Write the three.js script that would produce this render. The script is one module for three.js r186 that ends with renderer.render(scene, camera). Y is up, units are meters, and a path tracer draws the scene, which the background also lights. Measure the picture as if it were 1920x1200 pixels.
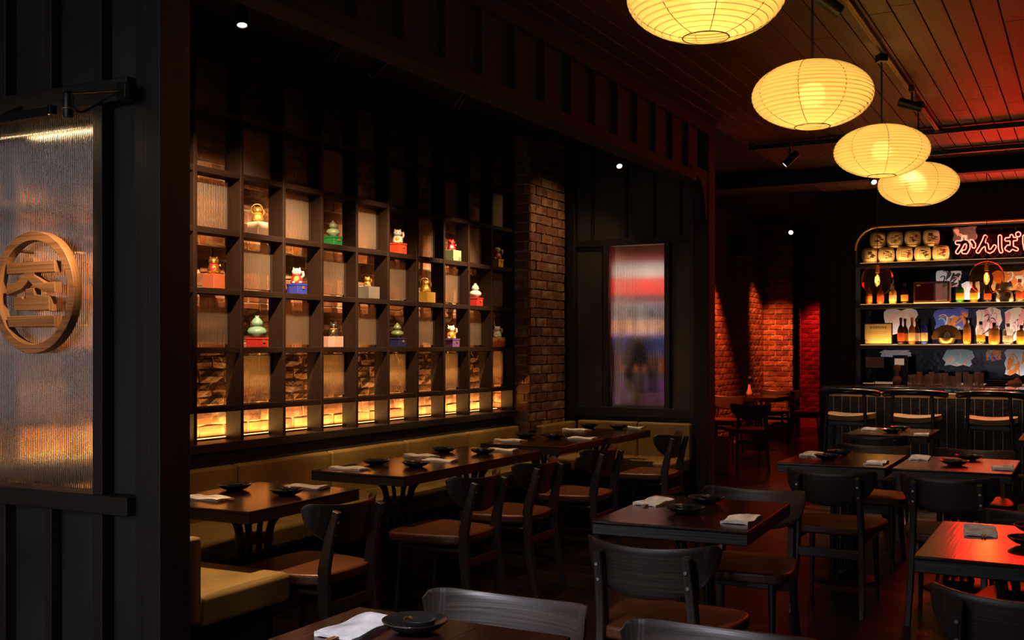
import * as THREE from 'three';
import { RoundedBoxGeometry } from 'three/addons/geometries/RoundedBoxGeometry.js';
import { mergeGeometries } from 'three/addons/utils/BufferGeometryUtils.js';
import { RectAreaLightUniformsLib } from 'three/addons/lights/RectAreaLightUniformsLib.js';
import { MarchingCubes } from 'three/addons/objects/MarchingCubes.js';

RectAreaLightUniformsLib.init();
const V3 = THREE.Vector3, PI = Math.PI;
const scene = new THREE.Scene();
// ---------- camera: level, with a vertical lens shift (horizon at pixel row 650 of 1200) ----------
const EYE = 1.45, FOCAL = 2020, YAW = THREE.MathUtils.degToRad(28.2);
const camera = new THREE.PerspectiveCamera(2 * Math.atan(600 / FOCAL) * 180 / PI, 1.6, 0.1, 80);
camera.position.set(0, EYE, 0);
camera.rotation.set(0, YAW, 0);
camera.setViewOffset(1920, 1200, 0, -50, 1920, 1200);
scene.add(camera);
// ---------- dusk sky outside the street windows, exposure ----------
scene.background = new THREE.Color().setRGB(2.4, 2.35, 2.5);
const renderer = new THREE.WebGLRenderer({ antialias: true });
renderer.toneMapping = THREE.LinearToneMapping;
renderer.toneMappingExposure = 1.0;
renderer.shadowMap.enabled = true;
const RED = new THREE.Color().setRGB(1, 0.003, 0.002), AMBER = new THREE.Color().setRGB(1, 0.5, 0.13), WARM = new THREE.Color().setRGB(1, 0.62, 0.3);
function areaLight(name, color, intensity, w, h, pos, target) {
  const l = new THREE.RectAreaLight(color, intensity, w, h);
  l.name = name; l.position.set(...pos); scene.add(l); l.lookAt(...target); return l;
}
function spot(name, color, intensity, pos, target, angle, penumbra = 0.6, size = 1) {
  const l = new THREE.SpotLight(color, intensity, 0, angle, penumbra, 2);
  l.name = name; l.position.set(...pos); l.target.position.set(...target); l.shadow.radius = size; l.castShadow = true; scene.add(l, l.target); return l;
}
function bulbLight(name, color, intensity, pos, size = 1) {
  const l = new THREE.PointLight(color, intensity, 0, 2); l.name = name; l.position.set(...pos); l.shadow.radius = size; l.castShadow = true; scene.add(l); return l;
}

// ---------- pixels to directions ----------
const SN = Math.sin(YAW), CS = Math.cos(YAW);
const ray = (u, v) => { const r = (u - 960) / FOCAL; return [-SN + CS * r, (650 - v) / FOCAL, -CS - SN * r]; };
const onX = (u, v, X) => { const d = ray(u, v), t = X / d[0]; return [X, EYE + d[1] * t, d[2] * t]; };
const onZ = (u, v, Z) => { const d = ray(u, v), t = Z / d[2]; return [d[0] * t, EYE + d[1] * t, Z]; };
const onY = (u, v, Y) => { const d = ray(u, v), t = (Y - EYE) / d[1]; return [d[0] * t, Y, d[2] * t]; };

// ---------- seeded noise ----------
let seed = 12345;
const rnd = () => { seed = (seed * 1664525 + 1013904223) >>> 0; return seed / 4294967296; };
const hash = (x, y, s = 0) => { let h = (x * 374761393 + y * 668265263 + s * 974634777) | 0; h = Math.imul(h ^ (h >>> 13), 1274126177); return ((h ^ (h >>> 16)) >>> 0) / 4294967296; };
const smooth = (t) => t * t * (3 - 2 * t), mixn = (a, b, t) => a + (b - a) * t, clamp = (x, a = 0, b = 1) => Math.min(b, Math.max(a, x));
function vnoise(x, y, px, py, s = 0) {
  const ix = Math.floor(x), iy = Math.floor(y), fx = smooth(x - ix), fy = smooth(y - iy), m = (a, p) => ((a % p) + p) % p;
  const a = hash(m(ix, px), m(iy, py), s), b = hash(m(ix + 1, px), m(iy, py), s), c = hash(m(ix, px), m(iy + 1, py), s), d = hash(m(ix + 1, px), m(iy + 1, py), s);
  return mixn(mixn(a, b, fx), mixn(c, d, fx), fy);
}
function fbm(u, v, fx, fy, oct, s) { let r = 0, a = 0.5; for (let o = 0; o < oct; o++) { r += a * vnoise(u * fx, v * fy, fx, fy, s + o); fx *= 2; fy *= 2; a *= 0.5; } return r / (1 - Math.pow(0.5, oct)); }
function tex(w, h, fn, srgb = false, rep = [1, 1]) {
  const d = new Uint8Array(w * h * 4);
  for (let y = 0; y < h; y++) for (let x = 0; x < w; x++) { const c = fn(x / w, y / h); for (let k = 0; k < 3; k++) d[(y * w + x) * 4 + k] = clamp(c[k]) * 255; d[(y * w + x) * 4 + 3] = 255; }
  const t = new THREE.DataTexture(d, w, h, THREE.RGBAFormat); t.wrapS = t.wrapT = THREE.RepeatWrapping; t.magFilter = THREE.LinearFilter; t.minFilter = THREE.LinearMipmapLinearFilter; t.generateMipmaps = true;
  if (srgb) t.colorSpace = THREE.SRGBColorSpace; t.repeat.set(...rep); t.needsUpdate = true; return t;
}
function canvasTex(w, h, draw) {
  const c = document.createElement('canvas'); c.width = w; c.height = h; draw(c.getContext('2d'), w, h);
  const t = new THREE.CanvasTexture(c); t.colorSpace = THREE.SRGBColorSpace; t.magFilter = THREE.LinearFilter; return t;
}
const grey = (g) => [g, g, g];
const grain = (u, v) => { const w = fbm(u, v, 3, 6, 2, 5); const g = fbm(u, (v + w * 0.05) % 1, 4, 56, 3, 9); return 0.62 * g + 0.38 * fbm(u, v, 2, 9, 3, 21); };
const T = {
  wood: tex(512, 256, (u, v) => grey(0.45 + 0.6 * grain(u, v)), true, [0.8, 3]),
  woodBump: tex(512, 256, (u, v) => grey(grain(u, v)), false, [0.8, 3]),
  rough: tex(256, 256, (u, v) => grey(0.7 + 0.4 * fbm(u, v, 5, 5, 4, 31)), false, [1.3, 1.3]),
  leather: tex(256, 256, (u, v) => grey(0.74 + 0.36 * fbm(u, v, 4, 4, 4, 41)), true, [1.6, 1.6]),
  leatherBump: tex(256, 256, (u, v) => grey(fbm(u, v, 32, 32, 3, 51)), false, [4, 4]),
  brick: tex(512, 256, (u, v) => { const a = fbm(u, v, 5, 8, 4, 61), b = fbm(u, v, 9, 5, 4, 71), l = smooth(clamp((b - 0.56) * 5)) * 0.75, k = 0.55 + 0.75 * a; return [mixn(k, 1, l), mixn(k * 0.94, 1.25, l), mixn(k * 0.88, 1.5, l)].map((x) => x * 0.72); }, true, [1.1, 2.1]),
  brickBump: tex(512, 256, (u, v) => grey(0.6 * fbm(u, v, 9, 9, 5, 81) + 0.4 * fbm(u, v, 40, 24, 2, 85)), false, [1.1, 2.1]),
  plaster: tex(256, 256, (u, v) => grey(0.7 + 0.4 * fbm(u, v, 5, 5, 5, 91)), true, [0.7, 0.7]),
};
const std = (color, o = {}) => { const m = new THREE.MeshStandardMaterial({ roughness: 0.6, ...o }); m.color = Array.isArray(color) ? new THREE.Color().setRGB(...color) : new THREE.Color(color); return m; };
const phys = (color, o = {}) => { const m = new THREE.MeshPhysicalMaterial({ roughness: 0.6, ...o }); m.color = Array.isArray(color) ? new THREE.Color().setRGB(...color) : new THREE.Color(color); return m; };
const woodMat = (c, rough = 0.5, bump = 0.0012) => std(c, { map: T.wood, bumpMap: T.woodBump, bumpScale: bump, roughness: rough });
const glow = (c, k) => { const m = std([0.02, 0.02, 0.02], { roughness: 0.8 }); m.emissive = c.clone(); m.emissiveIntensity = k; return m; };
const M = {
  dark: woodMat([0.021, 0.0135, 0.0105], 0.55), darker: woodMat([0.011, 0.0085, 0.008], 0.8), lattice: phys([0.0175, 0.0062, 0.003], { map: T.wood, bumpMap: T.woodBump, bumpScale: 0.0012, roughness: 0.6, specularIntensity: 0.5 }), panel: std([0.03, 0.0275, 0.027], { map: T.plaster, roughnessMap: T.rough, roughness: 0.5 }),
  panelGreen: std([0.042, 0.034, 0.022], { map: T.plaster, roughnessMap: T.rough, roughness: 0.6 }), header: woodMat([0.016, 0.007, 0.0055], 0.85), black: std([0.008, 0.008, 0.008], { roughness: 0.55 }), blackMetal: std([0.012, 0.012, 0.013], { roughness: 0.35, metalness: 0.3 }),
  ceiling: [[0.125, 0.052, 0.03], [0.11, 0.046, 0.027], [0.14, 0.06, 0.035]].map((c) => woodMat(c, 0.55)), ceilingSlab: std([0.012, 0.007, 0.005], { roughness: 0.9 }),
  floor: [[0.022, 0.011, 0.007], [0.018, 0.009, 0.006], [0.026, 0.013, 0.008]].map((c) => woodMat(c, 0.28)), floorSlab: std([0.01, 0.006, 0.005], { roughness: 0.9 }),
  chair: woodMat([0.058, 0.041, 0.034], 0.42), seat: phys([0.13, 0.034, 0.009], { map: T.leather, bumpMap: T.leatherBump, bumpScale: 0.0006, roughness: 0.42 }),
  bench: phys([0.33, 0.21, 0.062], { map: T.leather, bumpMap: T.leatherBump, bumpScale: 0.0007, roughness: 0.5 }), top: woodMat([0.032, 0.0095, 0.0058], 0.19, 0.0005), edge: woodMat([0.022, 0.018, 0.018], 0.5), iron: std([0.012, 0.012, 0.013], { roughness: 0.45, metalness: 0.4 }),
  plate: phys([0.012, 0.012, 0.012], { roughness: 0.25, clearcoat: 0.6, clearcoatRoughness: 0.2 }), napkin: std([0.8, 0.76, 0.74], { roughness: 0.9, map: T.plaster }), stick: std([0.42, 0.2, 0.07], { roughness: 0.7 }),
  mortar: std([0.36, 0.27, 0.19], { roughness: 0.95, map: T.plaster }), screw: std([0.3, 0.28, 0.26], { roughness: 0.35, metalness: 0.9 }),
  gold: std([0.5, 0.23, 0.045], { roughness: 0.28, metalness: 0.9 }), brass: std([0.5, 0.3, 0.12], { roughness: 0.35, metalness: 0.8 }), emblem: woodMat([0.3, 0.145, 0.06], 0.5),
  white: phys([0.42, 0.4, 0.37], { roughness: 0.3 }), paleGlaze: phys([0.3, 0.5, 0.4], { roughness: 0.25 }),
  flute: phys([0.93, 0.86, 0.8], { roughness: 0.1, transmission: 1, thickness: 0.006, ior: 1.45, specularIntensity: 0.2 }), fluteWide: phys([0.93, 0.86, 0.8], { roughness: 0.17, transmission: 1, thickness: 0.006, ior: 1.45, specularIntensity: 0.6 }), fluteThin: phys([0.9, 0.78, 0.64], { roughness: 0.5, transmission: 1, thickness: 0, ior: 1.4 }),
};
const BRICK = [[0.46, 0.2, 0.1], [0.37, 0.145, 0.075], [0.55, 0.28, 0.145], [0.3, 0.115, 0.062], [0.5, 0.235, 0.115]].map((c) => std(c, { map: T.brick, bumpMap: T.brickBump, bumpScale: 0.006, roughness: 0.9 }));

// ---------- building helpers ----------
const taken = {};
const numbered = (n) => { const k = taken[n] = (taken[n] ?? -1) + 1; return k ? n + '_' + String(k).padStart(3, '0') : n; };
function reuv(g) {          // metre uv, the grain along the longest side
  g.computeBoundingBox(); const b = g.boundingBox, L = [b.max.x - b.min.x, b.max.y - b.min.y, b.max.z - b.min.z], p = g.attributes.position, n = g.attributes.normal, uv = new Float32Array(p.count * 2), off = hash(Math.round(L[0] * 1000), Math.round(L[1] * 1000), Math.round(L[2] * 1000));
  for (let i = 0; i < p.count; i++) {
    const a = [Math.abs(n.getX(i)), Math.abs(n.getY(i)), Math.abs(n.getZ(i))], k = a.indexOf(Math.max(...a)); let ax = [0, 1, 2].filter((q) => q !== k); if (L[ax[1]] > L[ax[0]]) ax.reverse();
    const c = [p.getX(i), p.getY(i), p.getZ(i)]; uv[i * 2] = c[ax[0]] + off; uv[i * 2 + 1] = c[ax[1]] + off * 3;
  }
  g.setAttribute('uv', new THREE.BufferAttribute(uv, 2)); return g;
}
const cache = new Map();
function box(w, h, d, r = 0) {
  const key = [w, h, d, r].map((x) => x.toFixed(4)).join(); if (cache.has(key)) return cache.get(key);
  const g = reuv(r ? new RoundedBoxGeometry(w, h, d, 1, Math.min(r, w / 2.01, h / 2.01, d / 2.01)) : new THREE.BoxGeometry(w, h, d)); cache.set(key, g); return g;
}
const span = (a, b, r = 0) => { const g = box(Math.abs(b[0] - a[0]), Math.abs(b[1] - a[1]), Math.abs(b[2] - a[2]), r); return [g, [(a[0] + b[0]) / 2, (a[1] + b[1]) / 2, (a[2] + b[2]) / 2]]; };
function part(name, g, m, parent, pos = [0, 0, 0], rot = [0, 0, 0], label) { const o = new THREE.Mesh(g, m); o.name = name; o.position.set(...pos); o.rotation.set(...rot); parent.add(o); if (label) o.userData.label = label; return o; }
function partBox(name, a, b, m, parent, r = 0, label) { const [g, p] = span(a, b, r); return part(name, g, m, parent, p, [0, 0, 0], label); }
function tag(o, label, category, group) { Object.assign(o.userData, { label, category }); if (group) o.userData.group = group; return o; }
function thing(name, label, category, pos = [0, 0, 0], turn = 0, group) { const o = new THREE.Group(); o.name = numbered(name); o.position.set(...pos); o.rotation.y = turn; scene.add(o); return tag(o, label, category, group); }
function solo(name, g, m, label, category, pos = [0, 0, 0], turn = 0, group) { const o = new THREE.Mesh(g, m); o.name = numbered(name); o.position.set(...pos); o.rotation.y = turn; scene.add(o); return tag(o, label, category, group); }
function struct(name, g, m, pos = [0, 0, 0], label, category) { const o = g ? new THREE.Mesh(g, m) : new THREE.Group(); o.name = numbered(name); o.position.set(...pos); o.userData.kind = 'structure'; if (label) o.userData.label = label; if (category) o.userData.category = category; scene.add(o); return o; }
function structBox(name, a, b, m, label, category) { const [g, p] = span(a, b); return struct(name, g, m, p, label, category); }
function dup(root, pos, turn, label, group) { const r = root.clone(); r.name = numbered(root.name.replace(/_\d{3}$/, '')); r.userData = { ...root.userData }; r.position.set(...pos); r.rotation.y = turn; scene.add(r); if (label) r.userData.label = label; if (group) r.userData.group = group; return r; }
const lathe = (pts, seg = 24) => new THREE.LatheGeometry(pts.map(([x, y]) => new THREE.Vector2(x, y)), seg);
const tube = (pts, r, seg = 24, sides = 8, closed = false) => new THREE.TubeGeometry(new THREE.CatmullRomCurve3(pts.map((p) => new V3(...p)), closed, 'centripetal'), seg, r, sides, closed);
const rod = (a, b, r0, r1 = r0, sides = 10) => { const A = new V3(...a), B = new V3(...b), g = new THREE.CylinderGeometry(r1, r0, A.distanceTo(B), sides, 1); g.applyQuaternion(new THREE.Quaternion().setFromUnitVectors(new V3(0, 1, 0), B.clone().sub(A).normalize())); g.translate((a[0] + b[0]) / 2, (a[1] + b[1]) / 2, (a[2] + b[2]) / 2); return g; };
const moved = (g, x, y, z) => g.clone().translate(x, y, z);
const merge = (list) => mergeGeometries(list.map((g) => { const q = g.index ? g.toNonIndexed() : g.clone(); for (const k of Object.keys(q.attributes)) if (!['position', 'normal', 'uv'].includes(k)) q.deleteAttribute(k); return q; }));
// a fluted pane: width along x, height along y, ribs towards +z
function fluted(w, h, pitch = 0.011, depth = 0.003, thick = 0.006) {
  const s = new THREE.Shape(), n = Math.round(w / pitch), p = w / n; s.moveTo(-w / 2, 0);
  s.lineTo(-w / 2, thick); for (let i = 0; i < n; i++) for (let k = 1; k <= 5; k++) s.lineTo(-w / 2 + p * (i + k / 5), thick + depth * Math.sin(PI * k / 5)); s.lineTo(w / 2, 0); s.closePath();
  const g = new THREE.ExtrudeGeometry(s, { depth: h, bevelEnabled: false, steps: 1 }); g.rotateX(-PI / 2); g.translate(0, -h / 2, 0); g.scale(1, 1, -1);
  const ix = g.index, pos = g.attributes.position; // mirror the winding back
  if (!ix) { const a = pos.array; for (let i = 0; i < a.length; i += 9) for (let k = 0; k < 3; k++) { const q = a[i + k]; a[i + k] = a[i + 6 + k]; a[i + 6 + k] = q; } }
  g.deleteAttribute('normal'); g.computeVertexNormals(); return g;
}
// bricks: front faces +z, four shapes each with uneven faces
const BL = 0.212, BH = 0.082, brickShapes = [];
for (let v = 0; v < 4; v++) {
  const g = new THREE.BoxGeometry(BL - 0.012, BH - 0.012, 0.05, 3, 2, 1).toNonIndexed(), p = g.attributes.position;
  for (let i = 0; i < p.count; i++) { const x = p.getX(i), y = p.getY(i), z = p.getZ(i), kx = Math.round(x * 300) + v * 37, ky = Math.round(y * 300) + 50; const edge = Math.abs(x) > BL / 2 - 0.02 || Math.abs(y) > BH / 2 - 0.02; p.setXYZ(i, x + (hash(kx, ky, 3) - 0.5) * 0.008, y + (hash(kx, ky, 4) - 0.5) * 0.007, z > 0 ? z + (hash(kx, ky, 5) - 0.5) * 0.005 - (edge ? 0.003 : 0) : z); }
  g.computeVertexNormals(); reuv(g); brickShapes.push(g);
}
// lays bricks on a face: origin, turn about y (front = +z before the turn), width, height; the bricks that score highest become parts
function lay(parent, origin, turn, W, Ht, most, score, seedAt, matList = BRICK) {
  const rows = Math.floor(Ht / BH), list = [];
  for (let r = 0; r < rows; r++) { const o = r % 2 ? -BL / 2 : 0; for (let x = o; x < W - 0.02; x += BL) { const a = Math.max(x, 0), b = Math.min(x + BL, W); if (b - a < 0.03) continue; list.push({ x: (a + b) / 2, y: (r + 0.5) * BH, s: (b - a - 0.012) / (BL - 0.012), k: hash(r, Math.round(x * 10), seedAt) }); } }
  list.forEach((b) => { b.score = score ? score(b) : 0; }); list.sort((a, b) => b.score - a.score);
  const holder = new THREE.Object3D(); holder.position.set(...origin); holder.rotation.y = turn; holder.updateMatrix();
  const rest = matList.map(() => []);
  list.forEach((b, i) => {
    const m = new THREE.Matrix4().compose(new V3(b.x, b.y, (b.k - 0.5) * 0.006), new THREE.Quaternion().setFromEuler(new THREE.Euler(0, (hash(i, 3, seedAt) - 0.5) * 0.03, (b.k - 0.5) * 0.02)), new V3(b.s, 1, 1)).premultiply(holder.matrix);
    const g = brickShapes[Math.floor(b.k * 97) % 4], mi = Math.floor(b.k * 1013) % matList.length;
    if (i < most) { const o = new THREE.Mesh(g, matList[mi]); o.name = 'brick'; m.decompose(o.position, o.quaternion, o.scale); parent.add(o); } else rest[mi].push(g.clone().applyMatrix4(m));
  });
  rest.forEach((l, mi) => { if (l.length) { const o = part('brickwork', merge(l), matList[mi], parent); o.userData.kind = 'stuff'; } });
}

// ================= THE ROOM =================
const XL = -4.40, XB = -4.60, XH = -2.95, ZP = -2.82, ZPI = -2.97, ZW = -9.10, CEIL = 3.40, ZBAR = -13.9, XR = 3.2, ZF = 1.0;
{ // floor with boards running across the room
  const f = structBox('floor', [-5, -0.2, ZF], [XR, -0.022, -20], M.floorSlab, 'dark plank floor', 'floor'); f.updateMatrixWorld();
  for (let z = 1.2, i = 0; z > -20; z -= 0.14, i++) { if (z < -12.2 && i % 1) continue; let x = -4.9 - hash(i, 1) * 1.4; while (x < XR) { const x2 = x + 1.8 + Math.floor(hash(i, Math.round(x * 10)) * 3) * 0.5, a = Math.max(x, -4.9), b = Math.min(x2, XR - 0.02); if (b - a > 0.05) { const [g, p] = span([a + 0.001, -0.022, z - 0.0685], [b - 0.001, 0, z + 0.0685], 0); part('floorboard', g, M.floor[Math.floor(hash(i, Math.round(a * 10), 7) * 3)], f, [p[0] - f.position.x, p[1] - f.position.y, p[2] - f.position.z]); } x = x2; } }
}
{ // ceiling planks along the room
  const c = structBox('ceiling', [-5, CEIL + 0.02, ZF], [XR, CEIL + 0.2, -20], M.ceilingSlab, 'reddish brown plank ceiling', 'ceiling');
  for (let x = XH + 0.07, i = 0; x < 1.4; x += 0.1385, i++) { let z = 0.5 + hash(i, 5) * 1.5; while (z > -13.9) { const z2 = Math.max(z - (2.2 + hash(i, Math.round(-z * 7), 9) * 1.6), -13.9); const [g, p] = span([x - 0.0665, CEIL, z - 0.002], [x + 0.0665, CEIL + 0.02, z2 + 0.002], 0.004); part('ceiling_plank', g, M.ceiling[Math.floor(hash(i, Math.round(-z * 7), 3) * 3)], c, [p[0] - c.position.x, p[1] - c.position.y, p[2] - c.position.z]); z = z2; } }
}
{ // left wall: mortar bed with bricks, seen through the lattice
  const w = structBox('wall_left', [-4.85, 0, ZF], [XB - 0.009, CEIL + 0.05, -20], M.mortar, 'old exposed brick wall behind the lattice', 'wall'); const q = w.position;
  const inView = (b) => { const z = -2.9 - b.x; return (z < -4.3 ? 10 : 0) + (z < -3.0 ? 1 : 0) - b.y * 1.4 - Math.abs(z + 6.2) * 0.1; };
  lay(w, [XB - 0.025 - q.x, 0.82 - q.y, -2.9 - q.z], PI / 2, 5.36, 2.5, 300, inView, 11);
  // further on, beyond the window partition
  const w2 = structBox('wall_left', [-4.64, 0, -9.3], [XB + 0.012, CEIL, -19.6], M.mortar, 'exposed brick wall lit by red spotlights', 'wall'), q2 = w2.position;
  lay(w2, [XB - 0.0 - q2.x, 0 - q2.y, -13.0 - q2.z], PI / 2, 6.4, 3.3, 300, (b) => -Math.abs(b.y - 1.3) - Math.abs(b.x - 2.4) * 0.5, 12);
}
{ // brick pier in the corner of the alcove
  const p = thing('brick_pillar', 'weathered red brick pillar between lattice shelf and window partition', 'pillar', [-4.42, 0, -8.595]);
  partBox('core', [-0.2, 0.0, -0.34], [0.15, CEIL, 0.335], M.mortar, p);
  lay(p, [0.155, 0.72, 0.345], PI / 2, 0.69, 2.65, 300, null, 13);
  lay(p, [-0.2, 0.72, 0.325], 0, 0.375, 2.65, 300, null, 14);
}
{ // brick pier and end wall of the hall
  const p = thing('brick_pillar', 'deep brick pier under orange light behind the hall chairs', 'pillar', [-4.36, 0, -17.24]);
  partBox('core', [-0.24, 0, -0.24], [0.225, CEIL, 0.22], M.mortar, p);
  lay(p, [-0.24, 0, 0.215], 0, 0.49, 3.35, 300, null, 15); lay(p, [0.225, 0, 0.24], PI / 2, 0.48, 3.35, 300, null, 16);
  const w = structBox('wall_back', [-5, 0, -19.62], [XR + 0.2, CEIL + 0.05, -19.78], M.mortar, 'brick end wall of the hall under deep red light', 'wall'), q = w.position;
  lay(w, [-4.7 - q.x, 0.3 - q.y, -19.63 - q.z], 0, 1.6, 2.6, 240, (b) => -Math.abs(b.y - 1.3), 17);
}
structBox('wall_right', [XR, 0, ZF], [XR + 0.2, CEIL + 0.05, -20], M.darker, 'dark wall beside the bar', 'wall');
{ // street front behind the camera: dark wall with three tall openings
  const w = struct('wall_front', null, null, [0, 0, ZF], 'dark street front with tall windows', 'wall');
  partBox('wall_panel', [-5, 0, 0], [XR, 0.5, 0.2], M.darker, w); partBox('wall_panel', [-5, 3.0, 0], [XR, CEIL + 0.1, 0.2], M.darker, w);
  const open = [[-4.4, -2.9], [-2.7, -1.2]]; let last = -5; for (const [a, b] of [...open, [XR, XR]]) { partBox('pier', [last, 0.5, 0], [a, 3.0, 0.2], M.darker, w); last = b; }
  open.forEach(([a, b], i) => { const g = struct('window_' + (i + 1), null, null, [(a + b) / 2, 0.5, ZF + 0.1], 'tall street window', 'window'); const W = (b - a) / 2; for (const s of [-1, 1]) partBox('window_frame', [s * W - s * 0.05, 0, -0.04], [s * W, 2.5, 0.04], M.black, g); partBox('window_frame', [-W, 1.9, -0.04], [W, 1.95, 0.04], M.black, g); });
  structBox('pavement', [-12, -0.2, ZF + 0.25], [10, -0.02, ZF + 14], std([0.2, 0.2, 0.2], { roughness: 0.9, map: T.plaster }), 'grey pavement outside', 'pavement');
}
// ================= ALCOVE: header, partitions =================
{
  const h = thing('alcove_header', 'dark board and batten header over the bench alcove', 'header', [XH, 0, 0]);
  partBox('board', [-0.1, 2.9, -0.6], [0, CEIL, ZW + 0.25], M.darker, h);
  partBox('bottom_rail', [-0.11, 2.85, -0.6], [0.035, 2.93, ZW + 0.36], M.header, h, 0.006); partBox('top_rail', [-0.02, 3.3, -0.6], [0.045, CEIL - 0.002, ZW + 0.06], M.header, h, 0.006);
  for (let z = -0.93; z > ZW + 0.2; z -= 0.381) partBox('batten', [0, 2.93, z - 0.022], [0.03, 3.3, z + 0.022], M.header, h, 0.004);
  { // rounded haunch into the end post
    const s = new THREE.Shape(); s.moveTo(0, 0.42); s.lineTo(0, 0); s.lineTo(0.06, 0); s.absarc(0.36, 0.06, 0.3, PI, PI / 2, true); s.lineTo(0.42, 0.36); s.lineTo(0.42, 0.42); s.closePath();
    const g = new THREE.ExtrudeGeometry(s, { depth: 0.12, bevelEnabled: false, curveSegments: 16 }); g.rotateY(-PI / 2); reuv(g); part('corner_bracket', g, M.header, h, [0.03, 2.55, ZW + 0.06]);
  }
  partBox('end_post', [-0.1, 0, ZW - 0.12], [0.04, CEIL - 0.004, ZW + 0.06], M.header, h, 0.006);
  structBox('ceiling_alcove', [-5, 3.28, ZPI], [XH - 0.1, 3.36, ZW], M.black, 'black alcove ceiling', 'ceiling');
}
function grooved(parent, name, a, b, m, n) { for (let i = 0; i < n; i++) { const x0 = mixn(a[0], b[0], i / n), x1 = mixn(a[0], b[0], (i + 1) / n); partBox(name, [x0 + 0.003, a[1], a[2]], [x1 - 0.003, b[1], b[2]], m, parent, 0.004); } }
{ // near partition with the emblem window
  const p = thing('partition', 'dark framed partition with fluted glass and round emblem', 'partition', [0, 0, 0]);
  const gx0 = -4.5, gx1 = onZ(178, 600, ZP)[0], yr = 2.35, yb = 0.9;
  // full-height posts
  partBox('post', [XH - 0.075, 0, ZPI], [XH, CEIL - 0.004, ZP], M.dark, p, 0.006); partBox('stile', [XH - 0.14, 0, ZP - 0.1], [XH - 0.078, CEIL - 0.004, ZP - 0.012], M.dark, p, 0.004);
  partBox('stile', [gx1, 0, ZP - 0.1], [gx1 + 0.052, yr, ZP + 0.012], M.dark, p, 0.004);
  partBox('top_rail', [-4.6, yr, ZP - 0.1], [XH - 0.135, yr + 0.085, ZP + 0.03], M.dark, p, 0.005);
  partBox('bottom_rail', [-4.6, yb - 0.07, ZP - 0.1], [XH - 0.135, yb, ZP + 0.03], M.dark, p, 0.005);
  partBox('panel', [gx1 + 0.05, yb, ZP - 0.09], [XH - 0.135, yr, ZP - 0.045], M.panel, p);
  const xs = [-4.6, -4.08, -3.81, -3.54, -3.266, XH - 0.135];
  for (let i = 0; i < 5; i++) { partBox('panel', [xs[i], yr + 0.08, ZP - 0.09], [xs[i + 1], CEIL - 0.004, ZP - 0.045], M.panel, p); partBox('panel', [xs[i], 0, ZP - 0.09], [xs[i + 1], yb - 0.06, ZP - 0.045], M.panel, p); if (i) { partBox('batten', [xs[i] - 0.02, yr + 0.085, ZP - 0.05], [xs[i] + 0.02, CEIL - 0.004, ZP + 0.005], M.dark, p, 0.004); partBox('batten', [xs[i] - 0.02, 0.1, ZP - 0.05], [xs[i] + 0.02, yb - 0.07, ZP + 0.005], M.dark, p, 0.004); } }
  partBox('skirting', [-4.6, 0, ZP - 0.05], [XH - 0.075, 0.1, ZP + 0.02], M.dark, p, 0.004);
  const g = part('fluted_glass', fluted(gx1 - gx0, yr - yb, 0.0105, 0.0026, 0.006), M.flute, p, [(gx0 + gx1) / 2, (yr + yb) / 2, ZP - 0.06], [0, 0, 0], 'fluted glass pane');
}
{ // emblem mounted on the glass
  const Z = ZP + 0.01, q = (x, y) => { const w = onZ(x * 200 / 857, 400 + y * 280 / 1200, Z + 0.035); return [w[0], w[1]]; };
  const e = thing('emblem_sign', 'round wooden emblem with raised character on fluted glass', 'sign', [0, 0, Z]);
  const ex = (pts) => { const s = new THREE.Shape(); pts.forEach(([x, y], i) => { const [a, b] = q(x, y); i ? s.lineTo(a, b) : s.moveTo(a, b); }); s.closePath(); return reuv(new THREE.ExtrudeGeometry(s, { depth: 0.03, bevelEnabled: true, bevelSize: 0.002, bevelThickness: 0.002, bevelSegments: 1 })); };
  const top = q(240, 150), bot = q(240, 1122), cx = q(262, 600)[0], cy = (top[1] + bot[1]) / 2, R = (top[1] - bot[1]) / 2;
  const s = new THREE.Shape(); s.absarc(cx, cy, R, 0, PI * 2); const hole = new THREE.Path(); hole.absarc(cx, cy, R * 0.865, 0, PI * 2, true); s.holes.push(hole);
  part('ring', reuv(new THREE.ExtrudeGeometry(s, { depth: 0.036, curveSegments: 40, bevelEnabled: true, bevelSize: 0.002, bevelThickness: 0.002, bevelSegments: 1 })), M.emblem, e);
  part('crossbar', ex([[48, 405], [185, 396], [185, 362], [262, 360], [264, 392], [428, 380], [432, 466], [268, 472], [262, 492], [350, 560], [430, 552], [432, 630], [345, 625], [262, 580], [222, 535], [160, 610], [48, 655], [48, 575], [120, 560], [190, 480], [48, 488]]), M.emblem, e, [0, 0, 0], [0, 0, 0], 'raised upper strokes of the emblem');
  part('stroke', ex([[112, 680], [165, 672], [172, 690], [198, 690], [200, 612], [262, 604], [266, 655], [385, 668], [388, 776], [112, 778]]), M.emblem, e); part('stroke', ex([[50, 832], [428, 822], [430, 905], [64, 910]]), M.emblem, e);
  for (const [x, y] of [[230, 700], [230, 430], [240, 868], [90, 300], [400, 300], [90, 900], [400, 900]]) { const w = q(x, y); part('standoff_pin', new THREE.CylinderGeometry(0.006, 0.006, 0.075, 8).rotateX(PI / 2), M.brass, e, [w[0], w[1], -0.03]); }
}
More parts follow.
